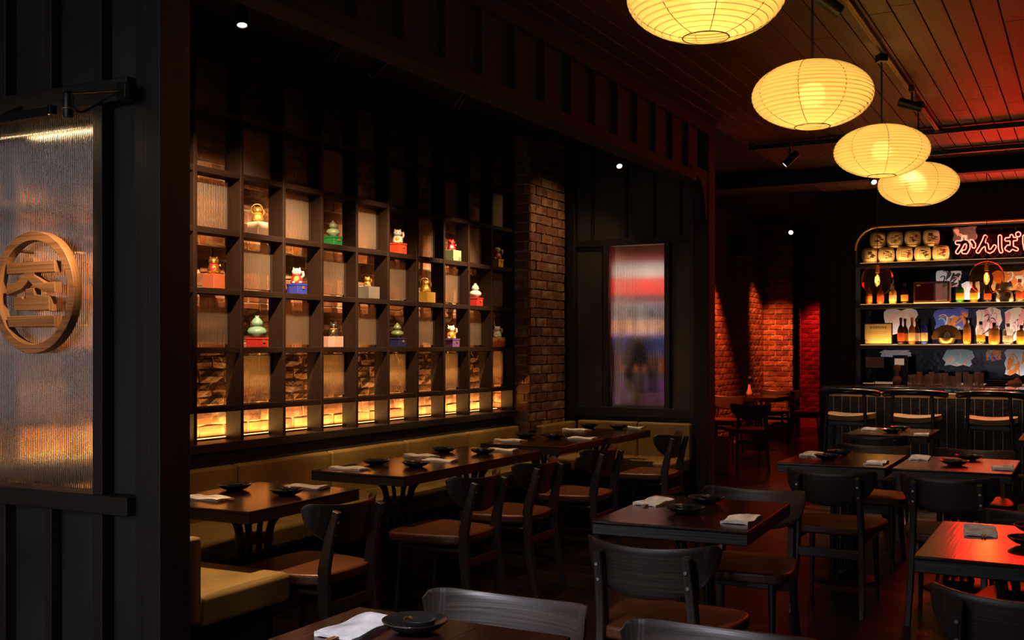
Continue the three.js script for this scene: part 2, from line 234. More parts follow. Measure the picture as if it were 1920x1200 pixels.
{ // picture light over the glass
  const l = thing('picture_light', 'slim black bar light under the partition top rail', 'lamp', [-3.66, 2.33, ZP + 0.1]);
  part('bar', box(0.52, 0.022, 0.03, 0.005), M.blackMetal, l); part('arm', rod([0, 0.01, 0], [0, 0.06, -0.09], 0.008), M.blackMetal, l); part('led_strip', box(0.48, 0.014, 0.004), glow(WARM, 2), l, [0, -0.003, -0.017]); part('hood', box(0.52, 0.026, 0.004), M.blackMetal, l, [0, -0.012, 0.017]); part('end_cap', box(0.02, 0.034, 0.034, 0.004), M.blackMetal, l, [0.262, 0, 0]);
  areaLight('picture_light_glow', WARM, 60, 0.48, 0.014, [-3.66, 2.318, ZP + 0.078], [-3.66, 1.7, ZP - 0.06]);
  const k = thing('hanging_spotlight', 'small black spotlight clamped to the partition rail', 'lamp', [onZ(232, 190, ZP + 0.06)[0], 2.28, ZP + 0.3]);
  spot('hanging_spotlight_beam', WARM, 8, [onZ(232, 190, ZP + 0.06)[0], 2.2, ZP + 0.3], [-3.66, 1.6, ZP], 0.4, 0.8);
  part('clamp', box(0.05, 0.06, 0.05, 0.006), M.blackMetal, k, [0, 0.09, -0.25]); part('stem', rod([0, 0.09, -0.23], [0, 0.03, 0], 0.006), M.screw, k); part('barrel', lathe([[0, -0.05], [0.018, -0.05], [0.018, 0.03], [0.012, 0.04], [0, 0.04]], 16), M.blackMetal, k, [0, 0, 0]); part('collar', new THREE.TorusGeometry(0.019, 0.004, 6, 18).rotateX(PI / 2), M.screw, k, [0, -0.02, 0]); part('cable', tube([[0, 0.1, -0.24], [-0.05, 0.06, -0.2], [-0.08, 0.0, -0.12], [-0.0, 0.03, 0]], 0.004, 16, 6), M.black, k);
}
{ // far partition with the tall fluted window
  const p = thing('partition', 'dark wood end partition with tall fluted window', 'partition', [0, 0, ZW]);
  const a = -3.878, b = -3.338, y0 = 0.9, y1 = 2.37;
  partBox('panel', [-4.6, 0, -0.1], [a - 0.05, CEIL - 0.005, -0.05], M.panelGreen, p); partBox('panel', [b + 0.05, 0, -0.1], [XH - 0.095, CEIL - 0.005, -0.05], M.panelGreen, p); partBox('panel', [a - 0.05, 0, -0.1], [b + 0.05, y0, -0.05], M.dark, p); partBox('panel', [a - 0.05, y1, -0.1], [b + 0.05, CEIL - 0.005, -0.05], M.panelGreen, p);
  for (const x of [a - 0.05, b]) partBox('stile', [x, y0 - 0.05, -0.1], [x + 0.05, y1 + 0.06, 0.012], M.dark, p, 0.004);
  partBox('rail', [-4.6, y0 - 0.085, -0.08], [XH - 0.095, y0, 0.03], M.dark, p, 0.004); partBox('rail', [-4.6, y1 + 0.0, -0.08], [XH - 0.095, y1 + 0.06, 0.005], M.dark, p, 0.004);
  for (const x of [-4.25, -3.06]) partBox('stile', [x - 0.04, 0, -0.06], [x + 0.04, CEIL - 0.006, 0.02], M.dark, p, 0.004);
  for (const x of [-4.05, -3.72, -3.45, -3.2]) partBox('batten', [x - 0.012, y1 + 0.06, -0.05], [x + 0.012, CEIL - 0.006, -0.03], M.darker, p);
  part('fluted_glass', fluted(b - a, y1 - y0, 0.0125, 0.003, 0.006), M.fluteWide, p, [(a + b) / 2, (y0 + y1) / 2, -0.04], [0, 0, 0], 'tall fluted glass pane');
}
// ================= LATTICE SHELF =================
const LZ = (k) => -4.464 - 0.3762 * k, LY = [3.15, 2.809, 2.468, 2.127, 1.784, 1.446, 1.107, 0.9], LD = 0.115;
{
  const l = thing('lattice_shelf', 'dark wooden lattice shelf with fluted panes and lit niches', 'shelf', [XL, 0, 0]);
  for (let k = -4; k <= 10; k++) { partBox('post', [-LD, 0.86, LZ(k) - 0.013], [0.004, 3.27, LZ(k) + 0.013], M.lattice, l, 0.003); }
  for (let k = -4; k < 10; k++) {
    const a = LZ(k) - 0.013, b = LZ(k + 1) + 0.013;
    for (let r = 0; r < 7; r++) partBox('shelf_board', [r === 5 ? -0.185 : -LD, LY[r] - 0.034, b], [0, LY[r], a], M.lattice, l, 0.003);
    for (let r = -1; r < 5; r++) if ((k + r + 20) % 2 === 1) {
      const yT = LY[r + 1] - 0.034, yB = LY[r + 2], w = a - b - 0.004, h = yT - yB - 0.004, gl = part('fluted_pane', fluted(w - 0.03, h - 0.03, 0.0135, 0.0035, 0.005), M.fluteThin, l, [-LD + 0.025, (yT + yB) / 2, (a + b) / 2], [0, PI / 2, 0]);
      for (const s of [-1, 1]) part('pane_bead', box(0.012, h, 0.015), M.lattice, l, [-LD + 0.03, (yT + yB) / 2, (a + b) / 2 + s * (w / 2 - 0.0075)]);
    }
  }
  partBox('sill', [-0.2, 0.85, LZ(10) - 0.03], [0.03, 0.9, -2.98], M.dark, l, 0.004); partBox('apron', [-0.03, 0.7, LZ(10) - 0.03], [0.0, 0.85, -2.98], M.darker, l);
  const lw = LZ(-4) - LZ(10); const mid = (LZ(-4) + LZ(10)) / 2;
  const led = thing('led_strip', 'amber light strip in the trough behind the lattice', 'light', [XL - 0.165, 0.905, mid]); part('channel', box(0.02, 0.01, lw), M.screw, led); part('diffuser', box(0.014, 0.004, lw), glow(AMBER, 3), led, [0, 0.007, 0]);
  areaLight('led_strip_glow', AMBER, 230, lw, 0.014, [XL - 0.165, 0.918, mid], [XL - 0.18, 2, mid]);
}
// spotlights above the alcove tables
{
  const tr = thing('light_track', 'black light track on the alcove ceiling', 'track', [-3.5, 3.26, -5.9]); part('rail', box(0.035, 0.025, 5.6, 0.003), M.blackMetal, tr); part('power_feed', box(0.05, 0.03, 0.14, 0.004), M.blackMetal, tr, [0, 0, 2.7]);
  const at = [[-3.85, [0.5, -2.0, 0.5], 'brightly glaring'], [-3.35, [-1, -1.2, -0.2], ''], [-4.93, [-1, -1.2, 0.5], ''], [-5.82, [-1, -1.1, -0.2], ''], [-7.15, [-1, -1.1, 0.3], ''], [-8.43, [0.7, -1.2, 1.1], 'tilted'], [-4.55, [-1, -1.0, -0.1], '']];
  const names = ['black alcove spotlight with bright lens turned to the room', 'added black alcove spotlight out of view behind the emblem partition', 'black alcove spotlight above the nearest bench table', 'black alcove spotlight over the double table', 'black alcove spotlight above the third bench table', 'black alcove spotlight before the tall fluted window', 'black alcove spotlight next to the bright one'];
  at.forEach(([z, dir], i) => {
    const s = thing('track_spotlight', names[i], 'spotlight', [-3.5, 3.0, z], 0, 'alcove track spotlights'), d = new V3(...dir).normalize(), q = new THREE.Quaternion().setFromUnitVectors(new V3(0, -1, 0), d);
    part('stem', rod([0, 0, 0], [0, 0.25, 0], 0.007), M.blackMetal, s); const b = part('barrel', lathe([[0, 0.075], [0.02, 0.075], [0.026, 0.06], [0.028, -0.055], [0.024, -0.055], [0.022, -0.04], [0, -0.04]], 18), M.blackMetal, s); b.quaternion.copy(q);
    const le = part('lens', new THREE.CylinderGeometry(0.022, 0.022, 0.004, 18), glow(new THREE.Color(1, 0.86, 0.66), i === 0 || i === 5 ? 6 : 1.2), s, d.clone().multiplyScalar(0.048).toArray()); le.quaternion.copy(q);
  });
  spot('alcove_table_beam', WARM, 24, [-3.47, 2.9, -3.82], [-2.98, 0.45, -3.2], 0.4, 0.8, 1.2);
  for (const z of [-4.55, -5.82, -7.15, -8.3]) spot('alcove_table_beam', WARM, 5.5, [-3.5, 2.88, z], [-3.35, 0.75, z - 0.1], 0.62, 0.9, 1.2);
  // what they throw on the shelf
  const aim = [[-3.35, -3.5, 1.75], [-3.85, -4.75, 2.05], [-4.93, -5.45, 1.9], [-5.82, -6.3, 1.9], [-7.15, -7.35, 1.9]];
  for (const [z, tz, ty] of aim) spot('alcove_beam', WARM, z > -3.5 ? 200 : 55, [-3.5, 2.93, z], [XL, ty, tz], 0.4, 0.75, 1.2);  // the strongest beam is added out of view to warm the emblem glass
  spot('alcove_beam', WARM, 2.0, [-3.5, 2.93, -8.43], [-4.24, 2.0, -8.6], 0.95, 1, 1.2);
}
// ================= BENCHES =================
{
  const seams = [-3.585, -3.87, -4.74, -5.61, -6.48, -7.35, -8.22];
  const b = thing('bench', 'long tan leather wall bench below the lattice shelf', 'bench', [0, 0, 0]);
  for (let i = 0; i < 6; i++) { partBox('back_cushion', [-4.397, 0.46, seams[i + 1] + 0.003], [-4.33, 0.77, seams[i] - 0.003], M.bench, b, 0.02); partBox('seat_cushion', [-4.34, 0.37, seams[i + 1] + 0.002], [-3.83, 0.485, seams[i] - 0.002], M.bench, b, 0.025); }
  partBox('plinth', [-4.38, 0, -8.22], [-3.92, 0.37, -3.585], M.darker, b);
  const c = thing('bench', 'tan leather bench under the tall fluted window', 'bench', [0, 0, 0]);
  partBox('back_cushion', [-4.23, 0.46, -9.0], [-4.15, 0.77, -8.3], M.bench, c, 0.018);
  for (const [x0, x1] of [[-4.14, -3.55], [-3.55, XH - 0.103]]) { partBox('back_cushion', [x0 + 0.003, 0.46, -9.05], [x1 - 0.003, 0.78, -8.97], M.bench, c, 0.02); partBox('seat_cushion', [x0 + 0.002, 0.37, -8.98], [x1 - 0.002, 0.485, -8.48], M.bench, c, 0.025); }
  partBox('plinth', [-4.14, 0, -9.0], [XH - 0.15, 0.37, -8.6], M.darker, c);
  const d = thing('bench', 'tan leather bench end beside the emblem partition post', 'bench', [0, 0, 0]);
  partBox('back_cushion', [-4.3, 0.4, -3.045], [XH - 0.015, 0.73, ZPI - 0.004], M.bench, d, 0.014); partBox('seat_cushion', [-4.3, 0.375, -3.575], [XH - 0.02, 0.5, -3.05], M.bench, d, 0.028); partBox('plinth', [-4.3, 0, -3.5], [XH - 0.1, 0.375, -2.98], M.darker, d);
}
// ================= TABLES, CHAIRS, SETTINGS =================
const TW = 0.63, TL = 0.825, TH = 0.75;
function makeTable(label) {   // long side along z
  const t = thing('dining_table', label, 'table');
  part('table_top', box(TW, 0.012, TL, 0.004), M.top, t, [0, TH - 0.006, 0]); part('edge_band', box(TW - 0.002, 0.044, TL - 0.002, 0.003), M.edge, t, [0, TH - 0.034, 0]);
  for (let k = 0; k < 10; k++) { const a = k / 10 * PI * 2, r = 0.075; const P = (rr, y) => [Math.cos(a) * rr, y, Math.sin(a) * rr]; part('base_rod', tube([P(r, 0.02), P(r, 0.3), P(r, 0.56), P(r + 0.02, 0.63), P(r + 0.075, 0.692)], 0.0105, 14, 6), M.iron, t); }
  part('collar', new THREE.CylinderGeometry(0.09, 0.09, 0.03, 20), M.iron, t, [0, 0.55, 0]); part('collar', new THREE.CylinderGeometry(0.09, 0.09, 0.02, 20), M.iron, t, [0, 0.06, 0]); part('base_plate', lathe([[0, 0.03], [0.06, 0.03], [0.18, 0.012], [0.2, 0], [0, 0]], 28), M.iron, t); part('mount_plate', box(0.34, 0.012, 0.34), M.iron, t, [0, TH - 0.062, 0]);
  return t;
}
function backrestGeo() {
  const NX = 26, NY = 8, pos = [], idx = [], row = [], TK = 0.013;
  const shape = (s, t) => { const a = Math.abs(s), end = Math.sqrt(Math.max(0, 1 - Math.pow(a, 7))), top = 0.766 + 0.034 * a * a, bot = 0.585 + 0.125 * Math.pow(a, 2.0), mid = mixn(bot, top, 0.55), y = mid + (mixn(bot, top, t) - mid) * end; return [0.245 * Math.sin(s * 1.35) / Math.sin(1.35) * 1.0, y, 0.262 - 0.115 * s * s + (y - 0.69) * 0.2]; };
  for (const f of [0, 1]) for (let i = 0; i <= NX; i++) for (let j = 0; j <= NY; j++) { const s = i / NX * 2 - 1, p = shape(s, j / NY), n = [-Math.sin(-s * 0.62), 0, 1]; pos.push(p[0] - (f ? 0 : 1) * TK * n[0] * -1 * 0, p[1], p[2] - (f ? 0 : TK)); }
  const id = (f, i, j) => f * (NX + 1) * (NY + 1) + i * (NY + 1) + j;
  for (let i = 0; i < NX; i++) for (let j = 0; j < NY; j++) { idx.push(id(1, i, j), id(1, i + 1, j), id(1, i + 1, j + 1), id(1, i, j), id(1, i + 1, j + 1), id(1, i, j + 1)); idx.push(id(0, i, j), id(0, i + 1, j + 1), id(0, i + 1, j), id(0, i, j), id(0, i, j + 1), id(0, i + 1, j + 1)); }
  for (let i = 0; i < NX; i++) { idx.push(id(1, i, NY), id(1, i + 1, NY), id(0, i + 1, NY), id(1, i, NY), id(0, i + 1, NY), id(0, i, NY)); idx.push(id(0, i, 0), id(0, i + 1, 0), id(1, i + 1, 0), id(0, i, 0), id(1, i + 1, 0), id(1, i, 0)); }
  let g = new THREE.BufferGeometry(); g.setAttribute('position', new THREE.Float32BufferAttribute(pos, 3)); g.setIndex(idx); g.computeVertexNormals(); g = reuv(g); return g;
}
function makeChair(label) {   // the sitter looks towards -z
  const c = thing('dining_chair', label, 'chair');
  { const s = new THREE.Shape(); s.moveTo(-0.2, -0.21); s.bezierCurveTo(-0.1, -0.235, 0.1, -0.235, 0.2, -0.21); s.bezierCurveTo(0.25, -0.2, 0.245, -0.1, 0.225, 0.0); s.bezierCurveTo(0.21, 0.12, 0.19, 0.2, 0.15, 0.205); s.bezierCurveTo(0.08, 0.22, -0.08, 0.22, -0.15, 0.205); s.bezierCurveTo(-0.19, 0.2, -0.21, 0.12, -0.225, 0.0); s.bezierCurveTo(-0.245, -0.1, -0.25, -0.2, -0.2, -0.21);
    const g = new THREE.ExtrudeGeometry(s, { depth: 0.022, bevelEnabled: true, bevelSize: 0.014, bevelThickness: 0.013, bevelSegments: 4, curveSegments: 8 }); g.rotateX(PI / 2); part('seat', g, M.seat, c, [0, 0.462, 0]); }
  const leg = new THREE.Shape(); // rear leg profile in z (x of shape) and height
  const mid = [[0.275, 0.0, 0.012], [0.225, 0.2, 0.017], [0.2, 0.4, 0.023], [0.2, 0.48, 0.024], [0.222, 0.6, 0.019], [0.262, 0.745, 0.013]], cv = new THREE.CatmullRomCurve3(mid.map(([z, y, w]) => new V3(z, y, w))), N = 16, L = [], R = [];
  for (let i = 0; i <= N; i++) { const p = cv.getPoint(i / N), t = cv.getTangent(i / N), n = new THREE.Vector2(t.y, -t.x).normalize(); L.push([p.x + n.x * p.z, p.y + n.y * p.z]); R.unshift([p.x - n.x * p.z, p.y - n.y * p.z]); }
  [...L, ...R].forEach(([x, y], i) => i ? leg.lineTo(x, Math.max(0, y)) : leg.moveTo(x, Math.max(0, y))); leg.closePath();
  const lg = new THREE.ExtrudeGeometry(leg, { depth: 0.022, bevelEnabled: true, bevelSize: 0.004, bevelThickness: 0.004, bevelSegments: 1 }); lg.rotateY(-PI / 2); lg.translate(0.011, 0, 0); reuv(lg);
  for (const s of [-1, 1]) {
    const o = part('rear_leg', lg, M.chair, c, [s * 0.185, 0, 0.014]); o.rotation.z = s * 0.035;
    for (const y of [0.7, 0.645]) part('screw', new THREE.CylinderGeometry(0.006, 0.006, 0.006, 8).rotateX(PI / 2), M.screw, o, [0, y, y === 0.7 ? 0.272 : 0.254]);
    part('front_leg', rod([s * 0.185, 0, -0.2], [s * 0.175, 0.44, -0.165], 0.011, 0.018), M.chair, c); part('side_rail', rod([s * 0.18, 0.395, -0.17], [s * 0.18, 0.395, 0.2], 0.013), M.chair, c);
  }
  part('front_rail', box(0.35, 0.04, 0.02, 0.004), M.chair, c, [0, 0.415, -0.165]); part('rear_stretcher', box(0.35, 0.05, 0.018, 0.004), M.chair, c, [0, 0.33, 0.232]); part('backrest', backrestGeo(), M.chair, c, [0, 0, 0.0]);
  return c;
}
const tables = [ // centre x, z, turn, label, napkins along x?
  [-3.47, -3.9, 0.04, 'dark dining table at the bench corner next to the emblem partition', 'x', 'the corner bench table'],
  [-3.57, -5.25, 0, 'near half of the double table along the lattice bench', 'x', 'the near half of the double bench table'],
  [-3.57, -6.08, 0, 'far half of the double table along the lattice bench', 'x', 'the far half of the double bench table'],
  [-3.58, -7.18, 0.02, 'dark dining table by the bench before the brick pillar', 'x', 'the bench table before the brick pillar'],
  [-3.56, -8.1, 0, 'dark dining table in the alcove corner below the tall fluted window', 'x', 'the table below the tall fluted window'],
  [-1.475, -4.41, 0.05, 'free standing dining table in the middle of the room', 'z', 'the free standing middle table'],
  [-1.355, -6.92, 0, 'brown half of the joined tables in front of the bar', 'z', 'the brown joined table'],
  [-0.69, -6.92, 0, 'red glinting half of the joined tables in front of the bar', 'z', 'the red glinting joined table'],
  [-0.205, -4.23, 0, 'dining table shining red from the neon sign', 'z', 'the table shining red'],
  [-1.43, -9.32, 0, 'small table reflecting yellow lantern light near the bar stools', 'z', 'the yellow reflecting table'],
  [-0.16, -9.32, 0, 'table with yellow sheen beside the third bar stool', 'z', 'the table beside the third stool'],
  [-1.42, -1.95, 0.0, 'table with a large white napkin and pushed-in grey chair', 'z', 'the table with the pushed-in chair'],
];
let t0, napkin0, plate0;
function makeNapkin() {  // long side along z
  const n = thing('napkin_sleeve', '', 'napkin'); const g = new THREE.BoxGeometry(0.112, 0.011, 0.205, 6, 1, 8), p = g.attributes.position; for (let i = 0; i < p.count; i++) { const x = p.getX(i), z = p.getZ(i); p.setY(i, p.getY(i) + 0.006 + 0.0035 * Math.sin(z * 38 + x * 20) * (p.getY(i) > 0 ? 1 : 0.2) + (Math.abs(x) > 0.045 ? -0.0015 : 0.002)); p.setX(i, x + 0.004 * Math.sin(z * 30)); } g.computeVertexNormals();
  part('napkin', g, M.napkin, n); for (const s of [-1, 1]) part('chopstick', box(0.006, 0.005, 0.215), M.stick, n, [s * 0.005 + 0.012, 0.0065, 0.03]); return n;
}
function makePlate() { const b = thing('plate', '', 'plate'); part('dish', lathe([[0, 0.012], [0.03, 0.012], [0.062, 0.02], [0.079, 0.03], [0.082, 0.03], [0.08, 0.025], [0.06, 0.01], [0.04, 0.004], [0.038, 0], [0, 0]], 30), M.plate, b); part('sauce_dish', lathe([[0, 0.007], [0.022, 0.008], [0.038, 0.02], [0.041, 0.02], [0.036, 0.007], [0.02, 0], [0, 0]], 24), M.plate, b, [0.012, 0.0135, 0.01]); return b; }
const settings = { // pixel centres of napkins and plates on each table
  0: [[[392, 936], [575, 915]], [[440, 915], [538, 924]]], 1: [[[655, 880], [825, 865]], [[705, 868], [780, 872]]], 2: [[[790, 856], [940, 845]], [[832, 845], [905, 848]]], 3: [[[955, 827], [1092, 823]], [[985, 818], [1040, 820]]], 4: [[[1080, 807], [1185, 803]], [[1105, 800], [1160, 802]]],
  5: [[[1226, 943], [1390, 976]], [[1325, 939], [1285, 958]]], 6: [[[1522, 853], [1643, 869]], [[1575, 850], [1552, 858]]], 7: [[[1725, 860], [1880, 879]], [[1817, 859], [1790, 869]]], 8: [[[1838, 998]], [[1936, 1018], [1945, 995]]], 9: [[[1630, 806], [1728, 816]], [[1672, 809], [1688, 804]]], 11: [[[672, 1180]], [[778, 1176]]],
};
tables.forEach(([x, z, a, label, dir, where], i) => {
  const t = i ? dup(t0, [x, 0, z], a, label) : (t0 = makeTable(label)); t.position.set(x, 0, z); t.rotation.y = a; t.userData.group = 'dark dining tables';
  if (!settings[i]) return;
  settings[i][0].forEach(([u, v], k) => { const p = onY(u, v, TH), turn = (dir === 'x' ? PI / 2 : 0) + (k ? PI : 0) + a + (hash(i, k, 77) - 0.5) * 0.25; const lab = 'white napkin sleeve with chopsticks on ' + where; if (!napkin0) { napkin0 = makeNapkin(); napkin0.position.set(...p); napkin0.rotation.y = turn; tag(napkin0, lab, 'napkin', 'napkin sleeves'); } else dup(napkin0, p, turn, lab, 'napkin sleeves'); });
  settings[i][1].forEach(([u, v], k) => { const p = onY(u, v, TH + 0.01); p[1] = TH; const lab = 'black glazed plate with small dish on ' + where; if (!plate0) { plate0 = makePlate(); plate0.position.set(...p); tag(plate0, lab, 'plate', 'black plates'); } else dup(plate0, p, hash(i, k, 5) * 6, lab, 'black plates'); });
});
const chairs = [ // x, z of the seat centre, turn (0 looks towards -z), label
  [-3.1, -3.85, PI / 2, 'chair facing the lattice at the corner bench table'], [-3.06, -4.95, PI / 2, 'chair facing the lattice at the near half of the double table'], [-3.08, -5.7, PI / 2, 'chair facing the lattice at the far half of the double table'], [-3.08, -6.64, PI / 2, 'chair facing the brick pillar table'], [-3.08, -7.98, PI / 2, 'chair beside the corner table below the tall window'],
  [-1.34, -3.7, 0, 'chair with curved back pulled up before the free standing middle table'], [-1.39, -4.82, PI, 'chair pushed in behind the free standing middle table'],
  [-1.25, -6.2, 0, 'chair before the brown joined table'], [-0.65, -6.2, 0, 'chair before the red glinting joined table'], [-1.3, -7.45, PI, 'chair behind the brown joined table'], [-0.66, -7.45, PI, 'chair behind the red glinting joined table'],
  [-0.16, -3.45, 0, 'chair with broad curved back before the red shining table'], [-0.16, -4.64, PI, 'chair pushed in behind the red shining table'],
  [-1.37, -2.34, PI, 'grey lit chair back pushed against the table with the large napkin'], [-0.76, -2.28, PI, 'grey lit chair back with empty floor before it'],
  [-1.45, -8.75, 0, 'chair before the small yellow reflecting table'],
];
let chair0;
chairs.forEach(([x, z, a, label], i) => { const l = 'dark wood ' + label; if (!i) { chair0 = makeChair(l); chair0.position.set(x, 0, z); chair0.rotation.y = a; chair0.userData.group = 'dark wood chairs'; } else dup(chair0, [x, 0, z], a, l, 'dark wood chairs'); });
{ // hall beyond the alcove
  const at = (u, d) => { const r = (u - 960) / FOCAL * d; return [-SN * d + CS * r, 0, -CS * d - SN * r]; };
  [[1357, 14.6, PI, 'chair facing the room by the red lit brick wall'], [1450, 16.6, PI, 'chair in front of the orange lit brick pier'], [1402, 12.9, 0.5, 'chair turned to the dim hall table with a vase'], [1516, 16.3, -PI / 2, 'chair seen side on beyond the brick pier']].forEach(([u, d, a, l]) => dup(chair0, at(u, d), a, 'dark wood ' + l, 'dark wood chairs'));
  dup(t0, at(1427, 15.2), 0, 'dim hall table carrying a small vase before the brick wall', 'dark dining tables');
  const v = thing('bud_vase', 'small pale vase with dark flower on the hall table', 'vase', [at(1405, 15.1)[0], TH, at(1405, 15.1)[2]]); part('vessel', lathe([[0, 0], [0.035, 0], [0.045, 0.05], [0.02, 0.12], [0.018, 0.17], [0.015, 0.17], [0.014, 0.12], [0, 0.1]], 18), std([0.5, 0.35, 0.3], { roughness: 0.4 }), v); part('stem', rod([0, 0.1, 0], [0.01, 0.24, 0], 0.003), M.black, v); part('bloom', new THREE.IcosahedronGeometry(0.04, 1), M.black, v, [0.01, 0.25, 0]);
  const c = thing('wooden_crate', 'narrow wooden crate with hand hole on the hall floor', 'crate', [at(1352, 12.3)[0], 0, at(1352, 12.3)[2]], 0.25); const wm = woodMat([0.3, 0.13, 0.06], 0.6); partBox('side_panel', [-0.08, 0, -0.012], [0.08, 0.4, 0.012], wm, c, 0.003); partBox('side_panel', [-0.08, 0, -0.33], [0.08, 0.4, -0.306], wm, c, 0.003); for (const s of [-1, 1]) partBox('end_panel', [s * 0.08 - 0.01, 0, -0.306], [s * 0.08 + 0.01, 0.38, -0.012], wm, c); part('hand_hole', new THREE.CircleGeometry(0.014, 14), M.black, c, [0.03, 0.08, 0.0125]);
  const sp = thing('wall_speaker', 'black box speaker high on the red lit brick wall', 'speaker', onX(1385, 462, XB + 0.14), 0.6); part('cabinet', box(0.26, 0.3, 0.22, 0.01), M.black, sp); part('grille', box(0.23, 0.27, 0.01, 0.004), M.darker, sp, [0, 0, 0.112]); part('bracket', rod([0, -0.05, -0.1], [-0.06, -0.3, -0.14], 0.014), M.blackMetal, sp);
}
// ================= SHELF FIGURES =================
{
  const pat = (a, b, n) => canvasTex(64, 64, (c) => { c.fillStyle = a; c.fillRect(0, 0, 64, 64); c.strokeStyle = b; c.lineWidth = 2; for (let y = 0; y < n; y++) for (let x = 0; x < n; x++) { c.beginPath(); c.arc((x + (y % 2) / 2) * 64 / n, y * 64 / n + 6, 64 / n / 2, 0, PI); c.stroke(); } });
  const cell = (k, r) => [XL - 0.062, LY[r + 2], (LZ(k) + LZ(k + 1)) / 2];
  const boxMat = { terracotta: std([0.24, 0.055, 0.022]), scale: std([0.6, 0.57, 0.55], { map: pat('#efe0cf', '#5a4638', 5) }), red: std([0.28, 0.01, 0.008]), blue: std([0.012, 0.02, 0.22]), green: std([0.004, 0.12, 0.026]), pink: std([0.42, 0.23, 0.2]), grey: std([0.11, 0.1, 0.1], { map: T.plaster }), orange: std([0.36, 0.028, 0.008]), navy: std([0.004, 0.005, 0.05]), gold: std([0.5, 0.5, 0.5], { map: pat('#b08a2c', '#6b4d12', 8) }), mint: std([0.5, 0.5, 0.5], { map: pat('#9fb58a', '#5f7a55', 8) }), purple: std([0.11, 0.045, 0.2]), yellow: std([0.6, 0.38, 0.008]), weave: std([0.55, 0.55, 0.55], { map: pat('#a0431d', '#e0b060', 7) }) };
  function giftBox(k, r, m, w, h, dz, label, lidded) { const p = cell(k, r), b = thing('gift_box', label, 'box', [p[0], p[1] + 0.0005, p[2] - dz * 0.6], 0, 'shelf display boxes'); part('body', box(w * 0.94, h, w, 0.003), boxMat[m], b, [0, h / 2, 0]); if (lidded) { part('lid', box(w * 0.94 + 0.006, 0.012, w + 0.006, 0.003), boxMat[m], b, [0, h + 0.002, 0]); part('clasp', box(0.005, 0.018, 0.022, 0.002), M.brass, b, [w * 0.47 + 0.003, h * 0.72, -0.008]); } return [p[0], p[1] + h + (lidded ? 0.0085 : 0.0008), p[2] - dz * 0.6]; }
  function cat(name, label, pos, s, body, coat, trim, opt = {}) { // seated figure turned towards the room
    const c = thing(name, label, 'figurine', pos, 0.72, 'beckoning shelf figurines'); c.scale.setScalar(s);
    part('body', lathe([[0, 0], [0.4, 0], [0.46, 0.1], [0.45, 0.3], [0.36, 0.55], [0.26, 0.68], [0, 0.72]], 20), body, c); const h = part('head', new THREE.SphereGeometry(0.33, 20, 14).scale(1.12, 0.9, 1), coat, c, [0, 0.88, 0.03]);
    for (const q of [-1, 1]) { part('ear', new THREE.ConeGeometry(0.12, 0.2, 8), opt.ear ?? coat, h, [q * 0.22, 0.28, 0]).rotation.z = -q * 0.3; part('paw', new THREE.SphereGeometry(0.13, 12, 8).scale(1, 0.7, 1.3), coat, c, [q * 0.25, 0.09, 0.36]); part('eye', new THREE.SphereGeometry(0.035, 8, 6), M.black, h, [q * 0.13, 0.04, 0.305]); }
    part('muzzle', new THREE.SphereGeometry(0.11, 12, 8).scale(1.3, 0.7, 0.6), coat, h, [0, -0.09, 0.27]); part('collar', new THREE.TorusGeometry(0.27, 0.05, 8, 22).rotateX(PI / 2), trim, c, [0, 0.64, 0.02]); part('arm', tube([[0.34, 0.45, 0.12], [0.46, 0.62, 0.22], [0.42, opt.low ? 0.5 : 0.95, 0.26]], 0.1, 10, 8), coat, c); part('bib', new THREE.SphereGeometry(0.19, 12, 10).scale(1, 1.2, 0.5), opt.bib ?? trim, c, [-0.05, 0.32, 0.37]);
    if (opt.halo) part('halo', new THREE.TorusGeometry(0.42, 0.045, 8, 28), M.gold, c, [-0.05, 0.98, -0.2]); return c;
  }
  function gourd(label, pos, s, m, neck) { const g = thing('gourd_vase', label, 'vase', pos, 0, 'glazed gourd vases'); g.scale.setScalar(s); part('lower_bulb', lathe([[0, 0], [0.26, 0], [0.3, 0.05], [0.46, 0.2], [0.48, 0.34], [0.38, 0.48], [0.2, 0.56], [0, 0.56]], 26), m, g); part('upper_bulb', lathe([[0, 0.55], [0.19, 0.55], [0.29, 0.66], [0.28, 0.8], [0.17, 0.94], [0.09, 1.02], [neck, 1.1], [neck * 0.8, 1.1], [0, 1.05]], 24), m, g); return g; }
  const g = M.gold, rd = std([0.34, 0.012, 0.012], { roughness: 0.4 }), or = std([0.5, 0.14, 0.012], { roughness: 0.4 }), yl = std([0.6, 0.38, 0.045], { roughness: 0.35 }), bk = std([0.015, 0.012, 0.012], { roughness: 0.3 }), bw = std([0.42, 0.24, 0.06], { roughness: 0.3, metalness: 0.6 });
  let p;
  p = giftBox(0, 2, 'terracotta', 0.092, 0.085, 0.035, 'plain terracotta box under the golden figurine'); cat('cat_figurine', 'golden cat figurine on a terracotta box', p, 0.082, g, g, rd, { low: true });
  p = giftBox(1, 1, 'scale', 0.092, 0.08, 0.03, 'white box with scale pattern in the upper niche'); cat('cat_figurine', 'gold figurine with halo on white scale pattern box', p, 0.08, bw, bw, yl, { halo: true, bib: yl });
  p = giftBox(2, 2, 'blue', 0.094, 0.058, 0.015, 'bright blue lidded box with brass clasp', true); cat('cat_figurine', 'white cat in red robe on a bright blue box', p, 0.085, rd, M.white, rd, { bib: yl });
  p = giftBox(4, 2, 'grey', 0.13, 0.085, 0.03, 'large speckled grey box in a niche'); cat('cat_figurine', 'small bronze cat figurine on a speckled grey box', p, 0.058, std([0.5, 0.2, 0.05], { metalness: 0.6, roughness: 0.35 }), bw, g);
